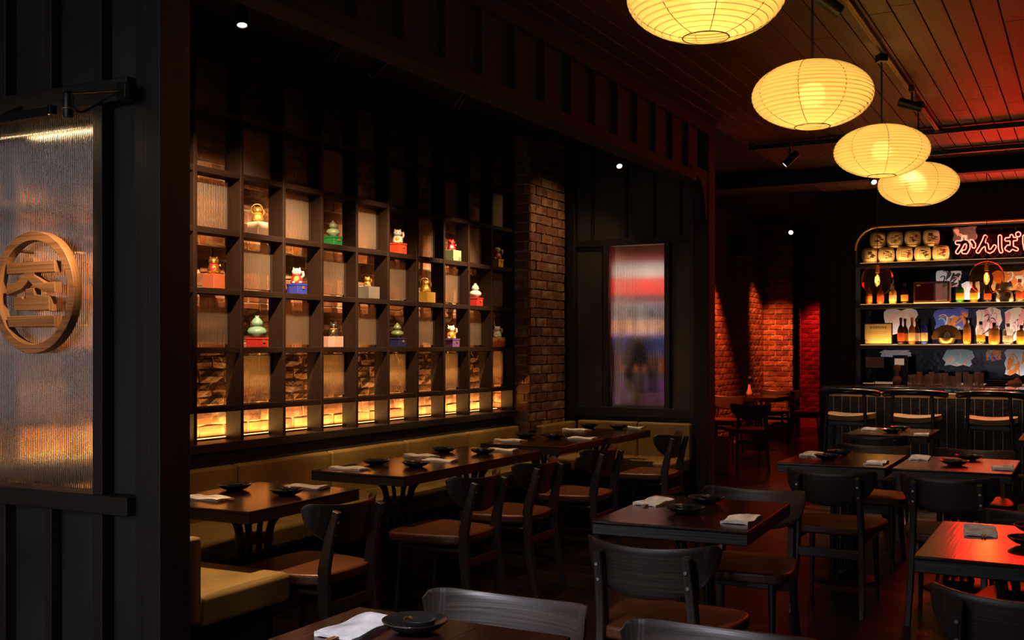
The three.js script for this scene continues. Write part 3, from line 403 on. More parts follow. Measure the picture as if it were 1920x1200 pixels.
  p = giftBox(6, 2, 'gold', 0.115, 0.08, 0.03, 'gold patterned box below a haloed figurine'); cat('cat_figurine', 'golden figurine with halo on gold patterned box', p, 0.078, bw, bw, yl, { halo: true, bib: yl });
  p = giftBox(3, 1, 'green', 0.092, 0.05, 0.01, 'vivid green lidded box', true); gourd('pale celadon gourd vase on a vivid green box', p, 0.098, phys([0.2, 0.25, 0.17], { roughness: 0.25 }), 0.04);
  p = giftBox(3, 3, 'pink', 0.098, 0.072, 0.02, 'pale pink box under a black and gold figurine'); cat('cat_figurine', 'black and gold cat figurine on a pale pink box', p, 0.078, bk, bk, or, { bib: g });
  p = giftBox(1, 3, 'red', 0.098, 0.05, 0.02, 'red lidded box below the mint gourd vase', true); gourd('large mint gourd vase with flared neck on red box', p, 0.122, phys([0.13, 0.24, 0.19], { roughness: 0.22 }), 0.13);
  p = giftBox(5, 1, 'orange', 0.1, 0.07, 0.03, 'orange red lidded box under a white cat', true); cat('cat_figurine', 'white cat with blue trim on an orange red box', p, 0.085, M.white, M.white, std([0.1, 0.12, 0.3]), { bib: or });
  p = giftBox(5, 3, 'navy', 0.1, 0.06, 0.02, 'navy blue lidded box below the green gourd', true); gourd('olive green gourd vase on a navy box', p, 0.1, phys([0.08, 0.11, 0.05], { roughness: 0.3 }), 0.03);
  p = giftBox(7, 1, 'mint', 0.12, 0.085, 0.03, 'mint patterned box below a red figurine'); cat('cat_figurine', 'bright red figurine on a mint patterned box', p, 0.072, rd, rd, rd, { bib: M.white, low: true });
  p = giftBox(7, 3, 'purple', 0.105, 0.058, 0.02, 'purple lidded box under a yellow figurine', true); cat('cat_figurine', 'yellow robed white cat figurine on a purple box', p, 0.088, or, std([0.85, 0.72, 0.5]), or, { bib: yl });
  p = giftBox(8, 2, 'red', 0.1, 0.06, 0.03, 'bright red lidded box below the white gourd', true); gourd('white gourd vase with flared neck on red box', p, 0.108, M.white, 0.11);
  p = giftBox(9, 1, 'yellow', 0.085, 0.06, 0.02, 'yellow lidded box near the brick pillar', true); cat('cat_figurine', 'spotted white cat figurine on a yellow box', p, 0.088, rd, M.white, rd, { ear: bk, bib: or });
  p = giftBox(9, 3, 'weave', 0.105, 0.085, 0.03, 'orange box with dotted weave pattern'); cat('cat_figurine', 'plain white cat figurine on dotted orange box', p, 0.078, M.white, M.white, M.white, { bib: M.white });
}
// ================= PAPER LANTERNS AND CEILING TRACKS =================
{
  const paper = phys([0.95, 0.75, 0.34], { roughness: 0.9, transmission: 0.5, thickness: 0 }); paper.emissive = new THREE.Color().setRGB(1, 0.55, 0.14); paper.emissiveIntensity = 0.12;
  const R = 0.3, Hh = 0.17, N = 22, prof = []; for (let i = 0; i <= N; i++) { const a0 = -PI / 2 + 0.3 + (PI - 0.5) * i / N; for (let k = 0; k < 3; k++) { const a = a0 + (PI - 0.5) / N * k / 3; if (i === N && k) break; prof.push([R * Math.cos(a) * (k ? 1.0 + 0.012 * Math.cos(a) : 0.994), Hh * Math.sin(a)]); } }
  const shade = lathe(prof, 48), ribs = []; for (let k = 0; k < 8; k++) { const a = (k + 0.4) / 8 * PI * 2, pts = []; for (let i = 0; i <= 12; i++) { const q = -PI / 2 + 0.3 + (PI - 0.5) * i / 12; pts.push([R * 1.002 * Math.cos(q) * Math.cos(a), Hh * 1.002 * Math.sin(q), R * 1.002 * Math.cos(q) * Math.sin(a)]); } ribs.push(tube(pts, 0.0016, 20, 5)); }
  const hp = []; for (let i = 0; i <= 22 * 24; i++) { const q = -PI / 2 + 0.3 + (PI - 0.5) * i / (22 * 24), a = i / 24 * PI * 2; hp.push(new V3(R * 0.99 * Math.cos(q) * Math.cos(a), Hh * 0.99 * Math.sin(q), R * 0.99 * Math.cos(q) * Math.sin(a))); }
  const hoop = new THREE.TubeGeometry(new THREE.CatmullRomCurve3(hp), 22 * 30, 0.0016, 4);
  const ribM = std([0.35, 0.2, 0.06], { roughness: 0.9 }), LP = [[-1.30, 2.80, -4.0], [-1.25, 2.737, -5.58], [-1.2, 2.73, -7.355], [-1.18, 2.72, -8.92]];
  const lab = ['oval paper lantern cut by the ceiling edge above the middle table', 'oval paper lantern second along the ceiling track', 'oval paper lantern third along the ceiling track', 'oval paper lantern closest to the bar'];
  LP.forEach((p, i) => {
    const l = thing('paper_lantern', lab[i], 'lantern', p, i * 0.31, 'glowing paper lanterns'); part('shade', shade, paper, l); part('hoop_wire', hoop, ribM, l); ribs.forEach((g) => part('rib', g, ribM, l)); const rim = R * Math.cos(-PI / 2 + 0.3);
    part('bottom_ring', new THREE.TorusGeometry(rim, 0.003, 6, 28).rotateX(PI / 2), ribM, l, [0, Hh * Math.sin(-PI / 2 + 0.3), 0]); part('bulb', new THREE.SphereGeometry(0.065, 20, 14), glow(new THREE.Color().setRGB(1, 0.82, 0.45), 6), l, [0, 0.0, 0]); part('socket', new THREE.CylinderGeometry(0.018, 0.02, 0.07, 14), M.white, l, [0, 0.08, 0]); part('cord', rod([0, 0.1, 0], [0, CEIL - 0.065 - p[1], 0], 0.006), M.black, l); part('canopy', box(0.06, 0.05, 0.07, 0.006), M.blackMetal, l, [0, CEIL - 0.063 - p[1], 0]);
    bulbLight('paper_lantern_glow', new THREE.Color().setRGB(1, 0.7, 0.27), 0.56, p, 2.4);
  });
  const tracks = [['black light track carrying the paper lanterns', [-1.19, CEIL - 0.02, -5.2], [0.035, 0.03, 10.1]], ['black cross track meeting the lantern track', [0.1, CEIL - 0.03, -10.27], [6.0, 0.045, 0.04]], ['black cross track in front of the ceiling beam', [0.6, CEIL - 0.03, -11.38], [4.0, 0.045, 0.04]]];
  for (const [la, p, s] of tracks) { const t = thing('light_track', la, 'track', p); part('rail', box(...s, 0.003), M.blackMetal, t); for (const q of [-1, 1]) part('conductor', s[2] > 1 ? box(0.003, 0.003, s[2]) : box(s[0], 0.003, 0.003), M.brass, t, s[2] > 1 ? [q * 0.009, -0.016, 0] : [0, -0.023, q * 0.009]); part('end_feed', box(0.06, 0.045, 0.06, 0.004), M.blackMetal, t, s[2] > 1 ? [0, 0, -s[2] / 2 + 0.03] : [s[0] / 2 - 0.05, 0, 0]); }
  const bm = thing('ceiling_beam', 'dark beam across the ceiling before the bar', 'beam', [-0.1, 0, -12.12]); partBox('beam_body', [-4.5, 3.26, -0.14], [3.2, CEIL - 0.002, 0.14], M.darker, bm, 0.008); partBox('fascia', [-4.5, 3.24, 0.14], [3.2, CEIL - 0.01, 0.155], M.darker, bm);
  const spots = [[onY(1556, 8, 3.26), [0.5, -0.4, -0.3], 'ceiling spotlight at the upper end of the lantern track', 3], [onY(1710, 198, 3.22), [0.65, -0.25, -0.1], 'ceiling spotlight between the third and last lantern', 3], [onY(1481, 300, 3.2), [-0.7, -0.75, 0.35], 'tilted spotlight under the cross track', 1], [onY(1636, 336, 3.2), [0.3, -0.5, 0.6], 'small spotlight half behind the third lantern', 3], [onY(1484, 433, 2.95), [0.1, -0.4, 0.9], 'red glinting spotlight in the dim hall', 5]];
  spots.forEach(([p, dir, la, k]) => { const s = thing('track_spotlight', 'black ' + la, 'spotlight', p, 0, 'room track spotlights'), d = new V3(...dir).normalize(), q = new THREE.Quaternion().setFromUnitVectors(new V3(0, -1, 0), d); part('stem', rod([0, 0, 0], [0, (k === 5 ? CEIL + 0.02 : CEIL - 0.05) - p[1], 0], 0.009), M.blackMetal, s); part('adapter', box(0.035, 0.05, 0.1, 0.004), M.blackMetal, s, [0, CEIL - 0.06 - p[1], 0]); part('barrel', lathe([[0, 0.1], [0.03, 0.1], [0.035, 0.09], [0.035, -0.07], [0.03, -0.07], [0.028, -0.055], [0, -0.055]], 20), M.blackMetal, s).quaternion.copy(q); part('lens', new THREE.CylinderGeometry(0.028, 0.028, 0.005, 18), glow(k === 5 ? new THREE.Color(1, 0.6, 0.5) : new THREE.Color(0.85, 0.82, 0.9), k), s, d.clone().multiplyScalar(0.062).toArray()).quaternion.copy(q); });
  const fixture = (p, t, la) => { const s = thing('track_spotlight', 'black ' + la, 'spotlight', p, 0, 'room track spotlights'), d = new V3(t[0] - p[0], t[1] - p[1], t[2] - p[2]).normalize(), q = new THREE.Quaternion().setFromUnitVectors(new V3(0, -1, 0), d); part('stem', rod([0, 0, 0], [0, CEIL + (p[2] < -13.9 || p[0] < -2.95 ? 0.02 : 0) - p[1], 0], 0.008), M.blackMetal, s); part('barrel', lathe([[0, 0.1], [0.03, 0.1], [0.033, 0.09], [0.033, -0.04], [0.03, -0.04], [0.028, -0.03], [0, -0.03]], 18), M.blackMetal, s).quaternion.copy(q); part('lens', new THREE.CylinderGeometry(0.027, 0.027, 0.004, 16), glow(new THREE.Color(1, 0.85, 0.75), 1), s, d.clone().multiplyScalar(0.034).toArray()).quaternion.copy(q); return [p[0] + d.x * 0.05, p[1] + d.y * 0.05, p[2] + d.z * 0.05]; };
  for (const [x, n] of [[-2.0, 'hall end'], [-1.0, 'middle'], [0.2, 'far end']]) { const p = [x, 3.352, -12.36], t = [x, 0.75, -10.7]; spot('added_stool_beam', WARM, 22, fixture(p, t, 'added spotlight hidden behind the ceiling beam above the ' + n + ' of the bar'), t, 0.4, 0.9, 2); }  // fixtures added out of sight to light the stool seats
  for (const [p, t, k, c, la] of [[[-1.6, 3.25, 0.1], [-1.28, 0.8, -2.4], 46, 0xf4f0ff, 'added cool spotlight by the street windows'], [[-2.1, 3.25, -3.3], [-1.45, 0.75, -4.35], 8, 0xffe0c8, 'added spotlight aimed at the free standing middle table'], [[0.3, 3.25, -3.2], [-0.2, 0.75, -4.2], 3.5, 0xffe0c8, 'added spotlight aimed at the red shining table']]) spot('table_beam', new THREE.Color(c), k, fixture(p, t, la), t, p[2] > 0 ? 0.2 : 0.3, 0.9, 2);  // unseen fixtures added to brighten these tables and chair backs
  for (const [i, t, k] of [[0, [-1.0, 0.75, -6.9], 9], [1, [-1.4, 0.75, -9.2], 8]]) { const p = spots[i][0], d = new V3(t[0] - p[0], t[1] - p[1], t[2] - p[2]).normalize().multiplyScalar(0.12); spot('table_beam', new THREE.Color(0xffd0b0), k, [p[0] + d.x, p[1] + d.y, p[2] + d.z], t, 0.33, 0.9, 2); }
  // red and orange beams on the hall bricks
  for (const [c, k, p, t, ang, la] of [[[1, 0.13, 0.035], 68, [-4.0, 3.1, -13.9], [-4.6, 1.2, -14.5], 0.42, 'hall spotlight over the red lit brick wall'], [[1, 0.16, 0.04], 60, [-4.2, 3.1, -15.9], [-4.36, 1.1, -17.0], 0.4, 'hall spotlight before the brick pier'], [[1, 0.02, 0.02], 32, [-4.25, 3.1, -18.9], [-4.3, 1.2, -19.6], 0.36, 'hall spotlight at the deep red end wall']]) spot('hall_beam', new THREE.Color().setRGB(...c), k, fixture(p, t, la), t, ang, 0.85, 1.5);
}
// ================= BAR =================
const barPt = (u, v, z = ZBAR) => onZ(u, v, z);
{
  const NX0 = barPt(1604, 500)[0], NX1 = 1.6, NY0 = 0.94, NY1 = 2.93, RR = 0.28, D = 0.34;
  { // bar wall with rounded niche
    const s = new THREE.Shape(); s.moveTo(-3.0, 0); s.lineTo(XR, 0); s.lineTo(XR, CEIL); s.lineTo(-3.0, CEIL); s.closePath();
    const outline = (e = 0) => { const p = new THREE.Path(); p.moveTo(NX0 - e, NY0); p.lineTo(NX1 + e, NY0); p.lineTo(NX1 + e, NY1 - RR); p.absarc(NX1 - RR, NY1 - RR, RR + e, 0, PI / 2); p.lineTo(NX0 + RR, NY1 + e); p.absarc(NX0 + RR, NY1 - RR, RR + e, PI / 2, PI); p.lineTo(NX0 - e, NY0); return p; };
    s.holes.push(outline()); const g = reuv(new THREE.ExtrudeGeometry(s, { depth: D, bevelEnabled: false, curveSegments: 14 })); const w = struct('wall_bar', g, M.darker, [0, 0, ZBAR - D], 'dark wood wall around the lit bar niche', 'wall');
    for (let x = -2.97; x < 1.9; x += 0.12) partBox('wall_slat', [x - 0.052, NY1 + 0.05, D], [x + 0.052, CEIL, D + 0.012], M.darker, w, 0.003); for (let x = -2.97; x < NX0 - 0.08; x += 0.12) partBox('wall_slat', [x - 0.052, 0, D], [x + 0.052, NY1 + 0.045, D + 0.012], M.darker, w, 0.003);
    const pts = outline(0.004).getPoints(14).map((p) => new V3(p.x, p.y, 0)); const path = new THREE.CurvePath(); for (let i = 1; i < pts.length - 2; i++) if (pts[i].distanceTo(pts[i + 1]) > 1e-4) path.add(new THREE.LineCurve3(pts[i], pts[i + 1]));
    solo('niche_trim', new THREE.TubeGeometry(path, 120, 0.016, 8), M.brass, 'thin brass trim around the bar niche', 'trim', [0, 0, ZBAR + 0.012]);
    structBox('wall_bar_back', [-2.8, 0.5, ZBAR - D - 0.02], [1.8, 3.1, ZBAR - D - 0.08], phys([0.012, 0.011, 0.013], { roughness: 0.1, metalness: 1, bumpMap: T.rough, bumpScale: 0.004 }), 'dark wavy mirror at the back of the bar', 'wall');
  }
  const SY = [2.49, 1.975, 1.47, 0.985], shelfM = woodMat([0.05, 0.02, 0.013], 0.4), z0 = ZBAR - D + 0.02;
  ['upper bar shelf holding sake barrels', 'middle bar shelf holding the radio', 'lower bar shelf holding the warning sign'].forEach((l, i) => { const s = thing('bar_shelf', 'dark wood ' + l, 'shelf', [0, SY[i], 0]); partBox('board', [NX0, -0.05, ZBAR - D], [NX1, 0, ZBAR - 0.02], shelfM, s, 0.003); partBox('light_strip', [NX0 + 0.05, 0.0005, ZBAR - 0.055], [NX1 - 0.05, 0.005, ZBAR - 0.045], glow(AMBER, 1.2), s); partBox('light_strip', [NX0 + 0.05, 0.0005, ZBAR - D + 0.085], [NX1 - 0.05, 0.005, ZBAR - D + 0.095], glow(AMBER, 1.2), s);
    areaLight('shelf_up_glow', AMBER, 60, 3.9, 0.012, [(NX0 + NX1) / 2, SY[i] + 0.008, ZBAR - 0.05], [(NX0 + NX1) / 2, SY[i] + 0.4, ZBAR - 0.16]); areaLight('added_back_glow', new THREE.Color().setRGB(1, 0.82, 0.68), 75, 3.9, 0.012, [(NX0 + NX1) / 2, SY[i] + 0.009, ZBAR - D + 0.09], [(NX0 + NX1) / 2, SY[i] + 0.4, ZBAR - D - 0.1]); });  // back glow is added for the painted reflections, front glow is the shelf strip
  areaLight('added_counter_glow', new THREE.Color().setRGB(1, 0.75, 0.65), 45, 3.9, 0.012, [(NX0 + NX1) / 2, SY[3] + 0.009, ZBAR - D + 0.1], [(NX0 + NX1) / 2, SY[3] + 0.4, ZBAR - D - 0.1]);  // added glow for the painted reflections above the counter
  const wb = thing('back_counter', 'dark back counter below the bar shelves', 'counter', [0, 0, 0]); partBox('worktop', [NX0, SY[3] - 0.05, ZBAR - D], [NX1, SY[3], ZBAR + 0.28], M.dark, wb, 0.005); partBox('light_strip', [NX0 + 0.05, SY[3] + 0.0005, ZBAR - D + 0.095], [NX1 - 0.05, SY[3] + 0.005, ZBAR - D + 0.105], glow(AMBER, 0.8), wb); partBox('cabinet', [NX0, 0, ZBAR + 0.001], [NX1, SY[3] - 0.05, ZBAR + 0.25], M.darker, wb);  // rear strip added as the visible source of the counter glow
  // reflections in the wavy mirror, painted as flat ragged patches
  const reflectionColors = ['#e8dfd8', '#e7a3b0', '#5566cc', '#e88a3c', '#9fd0dc', '#2a2028', '#f2c4b8', '#c8d8e8', '#5f5a58'];
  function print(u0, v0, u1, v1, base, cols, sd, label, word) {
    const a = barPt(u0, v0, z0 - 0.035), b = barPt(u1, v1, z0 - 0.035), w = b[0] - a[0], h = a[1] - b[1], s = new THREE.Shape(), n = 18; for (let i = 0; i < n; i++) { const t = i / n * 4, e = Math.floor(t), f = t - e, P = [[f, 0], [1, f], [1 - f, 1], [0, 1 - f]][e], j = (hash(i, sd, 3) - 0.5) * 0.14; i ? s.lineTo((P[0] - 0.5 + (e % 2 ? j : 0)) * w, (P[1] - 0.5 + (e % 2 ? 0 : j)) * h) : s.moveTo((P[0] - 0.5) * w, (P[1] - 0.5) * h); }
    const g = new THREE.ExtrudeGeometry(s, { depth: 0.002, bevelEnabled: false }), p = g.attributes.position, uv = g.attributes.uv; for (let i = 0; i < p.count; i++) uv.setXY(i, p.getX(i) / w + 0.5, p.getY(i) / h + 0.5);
    const m = std([1, 1, 1], { roughness: 0.5, map: canvasTex(128, 128, (c) => { c.fillStyle = reflectionColors[base]; c.fillRect(0, 0, 128, 128); for (let i = 0; i < 17; i++) { c.fillStyle = c.strokeStyle = reflectionColors[cols[i % cols.length]]; c.lineWidth = 2 + hash(i, sd) * 6; c.beginPath(); const x = hash(i, sd, 1) * 128, y = hash(i, sd, 2) * 128; c.moveTo(x, y); c.bezierCurveTo(x + 60 * (hash(i, sd, 4) - 0.3), y - 30, x + 40, y + 50 * (hash(i, sd, 5) - 0.2), x + 90 * (hash(i, sd, 6) - 0.5), y + 60); i % 3 ? c.stroke() : c.fill(); } }) });
    solo('painted_reflection', g, m, label, 'painted_patch', [(a[0] + b[0]) / 2, (a[1] + b[1]) / 2, z0 - 0.036]);
  }
  print(1786, 426, 1832, 450, 8, [6, 8, 8], 1, 'painted white print behind the neon letters'); print(1752, 508, 1802, 540, 7, [5, 1, 5], 2, 'painted grey flowing print above the red radio'); print(1800, 530, 1836, 562, 7, [0, 6], 3, 'painted pale blue print behind the green bottle'); print(1862, 508, 1925, 545, 3, [3, 0], 4, 'amber print behind the cat figure');
  print(1656, 580, 1718, 628, 0, [6, 0], 5, 'painted pale pink print behind the dark wine bottles'); print(1752, 579, 1816, 616, 2, [3, 4, 0, 3], 6, 'painted blue and orange print behind the fan dish'); print(1830, 579, 1876, 628, 0, [1, 1, 5], 7, 'painted white and pink print behind the clear bottles'); print(1886, 579, 1930, 640, 0, [1, 0, 5], 8, 'white print painted with pink strokes at the lower shelf');
  print(1652, 656, 1706, 669, 7, [0, 7], 9, 'thin painted grey print under the lower shelf'); print(1770, 656, 1824, 686, 4, [6, 0, 1, 4], 10, 'painted turquoise and pink print above the glassware'); print(1849, 656, 1877, 676, 3, [2, 4], 11, 'painted orange rimmed blue print above the glassware'); print(1884, 656, 1930, 702, 7, [3, 3, 4], 12, 'blue print painted with orange swirl above the glassware');
  // neon lettering: outline of brush strokes as glass tube
  {
    const zn = ZBAR - 0.06, S0 = (x, y) => { const w = onZ(1780 + x * 140 / 1867, 410 + y * 90 / 1200, zn); return [w[0], w[1]]; };
    const glyphs = [
      ['hiragana letter ka', [[[[195, 600], [330, 600], [430, 575], [475, 640], [470, 740], [420, 830], [355, 830]], [[365, 470], [345, 600], [270, 740], [205, 835]], [[560, 570], [610, 640], [610, 690]]], 46]],
      ['hiragana letter n', [[[[900, 455], [860, 560], [780, 720], [715, 820]], [[800, 700], [880, 640], [930, 650], [950, 790], [1010, 820], [1080, 780], [1130, 700]]], 44]],
      ['hiragana letter pa', [[[[1265, 450], [1265, 600], [1270, 740], [1295, 815]], [[1430, 520], [1560, 510], [1660, 510]], [[1555, 440], [1560, 600], [1560, 720], [1500, 785], [1430, 750], [1470, 700], [1570, 720], [1680, 765]]], 42]],
      ['round mark of the neon lettering', [[[[1722, 392]]], 62]],
      ['hiragana letter i', [[[[1880, 450], [1880, 600], [1910, 760], [1960, 800], [2000, 740]], [[2110, 480], [2150, 580], [2160, 680]]], 44]],
    ];
    const n = thing('neon_sign', 'red neon Japanese lettering on the top bar shelf', 'neon sign', [0, 0, zn]); const nm = glow(new THREE.Color().setRGB(1, 0.1, 0.06), 7.5);
    const seg = (p, a, b) => { const dx = b[0] - a[0], dy = b[1] - a[1], t = clamp(((p[0] - a[0]) * dx + (p[1] - a[1]) * dy) / (dx * dx + dy * dy || 1)); return Math.hypot(p[0] - a[0] - dx * t, p[1] - a[1] - dy * t); };
    for (const [nm0, [strokes, wd]] of glyphs) {
      const dist = (x, y) => { let d = 1e9; for (const s of strokes) for (let i = 0; i < Math.max(1, s.length - 1); i++) d = Math.min(d, seg([x, y], s[i], s[Math.min(i + 1, s.length - 1)])); return d - wd; };
      let x0 = 1e9, x1 = -1e9, y0 = 1e9, y1 = -1e9; strokes.flat().forEach(([x, y]) => { x0 = Math.min(x0, x); x1 = Math.max(x1, x); y0 = Math.min(y0, y); y1 = Math.max(y1, y); }); x0 -= 90; y0 -= 90; x1 += 90; y1 += 90; const ST = 14, nx = Math.ceil((x1 - x0) / ST), ny = Math.ceil((y1 - y0) / ST), val = (i, j) => dist(x0 + i * ST, y0 + j * ST), G = []; for (let i = 0; i <= nx; i++) { G.push([]); for (let j = 0; j <= ny; j++) G[i].push(val(i, j)); }
      const cross = new Map(), link = new Map(), key = (k) => k; const pt = (i, j, hor) => { const k = i + ',' + j + (hor ? 'h' : 'v'); if (!cross.has(k)) { const a = G[i][j], b = hor ? G[i + 1][j] : G[i][j + 1], t = a / (a - b); cross.set(k, [x0 + (i + (hor ? t : 0)) * ST, y0 + (j + (hor ? 0 : t)) * ST]); } return k; };
      for (let i = 0; i < nx; i++) for (let j = 0; j < ny; j++) { const c = []; if ((G[i][j] < 0) !== (G[i + 1][j] < 0)) c.push(pt(i, j, true)); if ((G[i + 1][j] < 0) !== (G[i + 1][j + 1] < 0)) c.push(pt(i + 1, j, false)); if ((G[i][j + 1] < 0) !== (G[i + 1][j + 1] < 0)) c.push(pt(i, j + 1, true)); if ((G[i][j] < 0) !== (G[i][j + 1] < 0)) c.push(pt(i, j, false)); for (let q = 0; q + 1 < c.length; q += 2) { const [a, b] = [c[q], c[q + 1]]; link.set(a, [...(link.get(a) ?? []), b]); link.set(b, [...(link.get(b) ?? []), a]); } }
      const seen = new Set(); let letter = null;
      for (const k of link.keys()) { if (seen.has(k)) continue; const loop = []; let cur = k, prev = null; while (cur && !seen.has(cur)) { seen.add(cur); loop.push(cross.get(cur)); const nx2 = link.get(cur).find((q) => q !== prev && !seen.has(q)); prev = cur; cur = nx2; } if (loop.length < 8) continue; const pts = loop.filter((_, i) => i % 2 === 0).map(([x, y]) => { const w = S0(x, y); return [w[0], w[1], 0]; }); const g = tube(pts, 0.0068, pts.length * 2, 6, true); letter = part('neon_tube', g, nm, n, [0, 0, 0], [0, 0, 0], letter ? undefined : 'glowing ' + nm0); }
    }
    for (let k = 0; k < 6; k++) { const a = S0(200 + k * 360, 860); part('tube_support', rod([a[0], a[1] + 0.3, 0], [a[0], a[1] + 0.3, -0.25], 0.004), M.blackMetal, n); }
    areaLight('neon_sign_glow', RED, 38, 1.15, 0.26, [barPt(1880, 455)[0] + 0.1, 2.72, zn + 0.03], [barPt(1880, 455)[0] + 0.1, 2.5, 0]);
    areaLight('neon_sign_back_glow', RED, 1.6, 1.1, 0.26, [barPt(1880, 455)[0] + 0.1, 2.72, zn - 0.03], [barPt(1880, 455)[0] + 0.1, 2.72, -20]);
  }
  // sake barrels
  const bl = lathe([[0, 0], [0.058, 0], [0.076, 0.008], [0.093, 0.04], [0.1, 0.09], [0.097, 0.14], [0.083, 0.178], [0.065, 0.19], [0, 0.192]], 22), barrelM = std([0.78, 0.66, 0.46], { roughness: 0.8, map: T.plaster });
  const stamp = (sd, ink) => std([1, 1, 1], { roughness: 0.8, map: canvasTex(64, 64, (c) => { c.fillStyle = '#e2cfae'; c.fillRect(0, 0, 64, 64); c.strokeStyle = ink; c.strokeRect(8, 4, 48, 56); for (let i = 0; i < 10; i++) { c.lineWidth = 3 + hash(i, sd) * 3; c.beginPath(); const x = 14 + hash(i, sd, 1) * 36, y = 8 + i * 5; c.moveTo(x - 10, y); c.lineTo(x + 12, y + (hash(i, sd, 3) - 0.5) * 8); if (i % 2) { c.moveTo(x, y - 5); c.lineTo(x + (hash(i, sd, 4) - 0.5) * 8, y + 9); } c.stroke(); } }) });
  const stamps = [['#2a1a14', 'brush script'], ['#3a2418', 'oval crest'], ['#6a1712', 'red brush mark'], ['#2c1c16', 'small crest'], ['#7a1510', 'broad red mark'], ['#30201c', 'dark square mark'], ['#4a3a18', 'gold brush mark'], ['#5a1814', 'dark red square'], ['#3a1c1a', 'narrow oval mark']].map(([ink, n], i) => [stamp(i + 3, ink), n]);
  const bspot = [...[1631, 1662, 1696, 1730, 1764].map((u, i) => [u, 0, i]), ...[1646, 1678, 1711.5, 1746].map((u, i) => [u, 1, i + 5])];
  bspot.forEach(([u, up, i]) => { const p = barPt(u, 480, ZBAR - 0.19), b = thing('sake_barrel', (up ? 'upper row' : 'lower row') + ' straw sake barrel with ' + stamps[i][1], 'barrel', [p[0], SY[0] + (up ? 0.198 : 0.0055), p[2]], 0.35, 'sake barrels on the top bar shelf'); part('keg', bl, barrelM, b); part('printed_label', new THREE.CylinderGeometry(0.1012, 0.1012, 0.115, 14, 1, true, -0.75, 1.5), stamps[i][0], b, [0, 0.1, 0]); part('rope', new THREE.TorusGeometry(0.084, 0.006, 6, 22).rotateX(PI / 2), std([0.45, 0.3, 0.13]), b, [0, 0.175, 0]); part('rope', new THREE.TorusGeometry(0.082, 0.006, 6, 22).rotateX(PI / 2), std([0.45, 0.3, 0.13]), b, [0, 0.018, 0]); });
  // bottles
  const glass = { dark: phys([0.03, 0.012, 0.008], { roughness: 0.1, clearcoat: 0.5 }), amber: phys([0.35, 0.1, 0.02], { roughness: 0.12, clearcoat: 0.5 }), green: phys([0.02, 0.2, 0.05], { roughness: 0.1, clearcoat: 0.5 }), blue: phys([0.02, 0.05, 0.5], { roughness: 0.12, clearcoat: 0.5 }), gold: phys([0.6, 0.3, 0.06], { roughness: 0.12, clearcoat: 0.5 }), clear: phys([0.9, 0.86, 0.8], { roughness: 0.08, transmission: 0.85, thickness: 0, ior: 1.45 }) };
  const lab = { orange: std([0.8, 0.3, 0.05]), red: std([0.6, 0.08, 0.03]), cream: std([0.8, 0.6, 0.38]), yellow: std([0.9, 0.5, 0.06]), white: std([0.7, 0.66, 0.7]) };
  const forms = { wine: [[0, 0], [0.036, 0], [0.038, 0.02], [0.038, 0.17], [0.03, 0.2], [0.013, 0.23], [0.012, 0.3], [0, 0.3]], whisky: [[0, 0], [0.04, 0], [0.042, 0.015], [0.042, 0.13], [0.035, 0.155], [0.016, 0.175], [0.014, 0.225], [0, 0.225]], square: [[0, 0], [0.05, 0], [0.052, 0.01], [0.052, 0.14], [0.045, 0.155], [0.018, 0.165], [0.016, 0.2], [0, 0.2]], tall: [[0, 0], [0.042, 0], [0.044, 0.02], [0.044, 0.19], [0.036, 0.23], [0.015, 0.255], [0.014, 0.31], [0, 0.31]] };
  function bottle(u, sh, form, gm, lm, s, label, cap = M.black, dz = 0.12) { const p = barPt(u, 560, ZBAR - dz), b = thing('bottle', label, 'bottle', [p[0], SY[sh] + 0.0055, p[2]], 0.3, 'bottles on the bar shelves'); b.scale.setScalar(s); const f = forms[form], top = f[f.length - 1][1], R = f[2][0]; part('glass_body', lathe(f, form === 'square' ? 8 : 18), glass[gm], b); part('cap', new THREE.CylinderGeometry(0.017, 0.017, 0.035, 12), cap, b, [0, top, 0]); part('printed_label', new THREE.CylinderGeometry(R + 0.0012, R + 0.0012, top * 0.32, form === 'square' ? 8 : 16, 1, true), lab[lm], b, [0, top * 0.3, 0]); return b; }
  bottle(1629, 1, 'whisky', 'amber', 'orange', 1, 'amber bottle with orange label below the first globe lamp'); bottle(1651, 1, 'whisky', 'amber', 'red', 1, 'amber bottle with red label below the first globe lamp'); bottle(1674, 1, 'whisky', 'gold', 'cream', 1.05, 'gold bottle with cream label next to the dark necked one'); bottle(1696, 1, 'whisky', 'dark', 'orange', 1.05, 'dark bottle with orange label beside the radio'); bottle(1800, 1, 'whisky', 'green', 'yellow', 1.12, 'green bottle with yellow label beside the radio'); bottle(1826, 1, 'whisky', 'amber', 'yellow', 1.08, 'amber bottle with yellow label under the second globe lamp'); bottle(1852, 1, 'whisky', 'dark', 'red', 1, 'small dark bottle under the second globe lamp'); bottle(1912, 1, 'whisky', 'clear', 'red', 1.1, 'clear bottle with red cap beside the beckoning cat', lab.red);
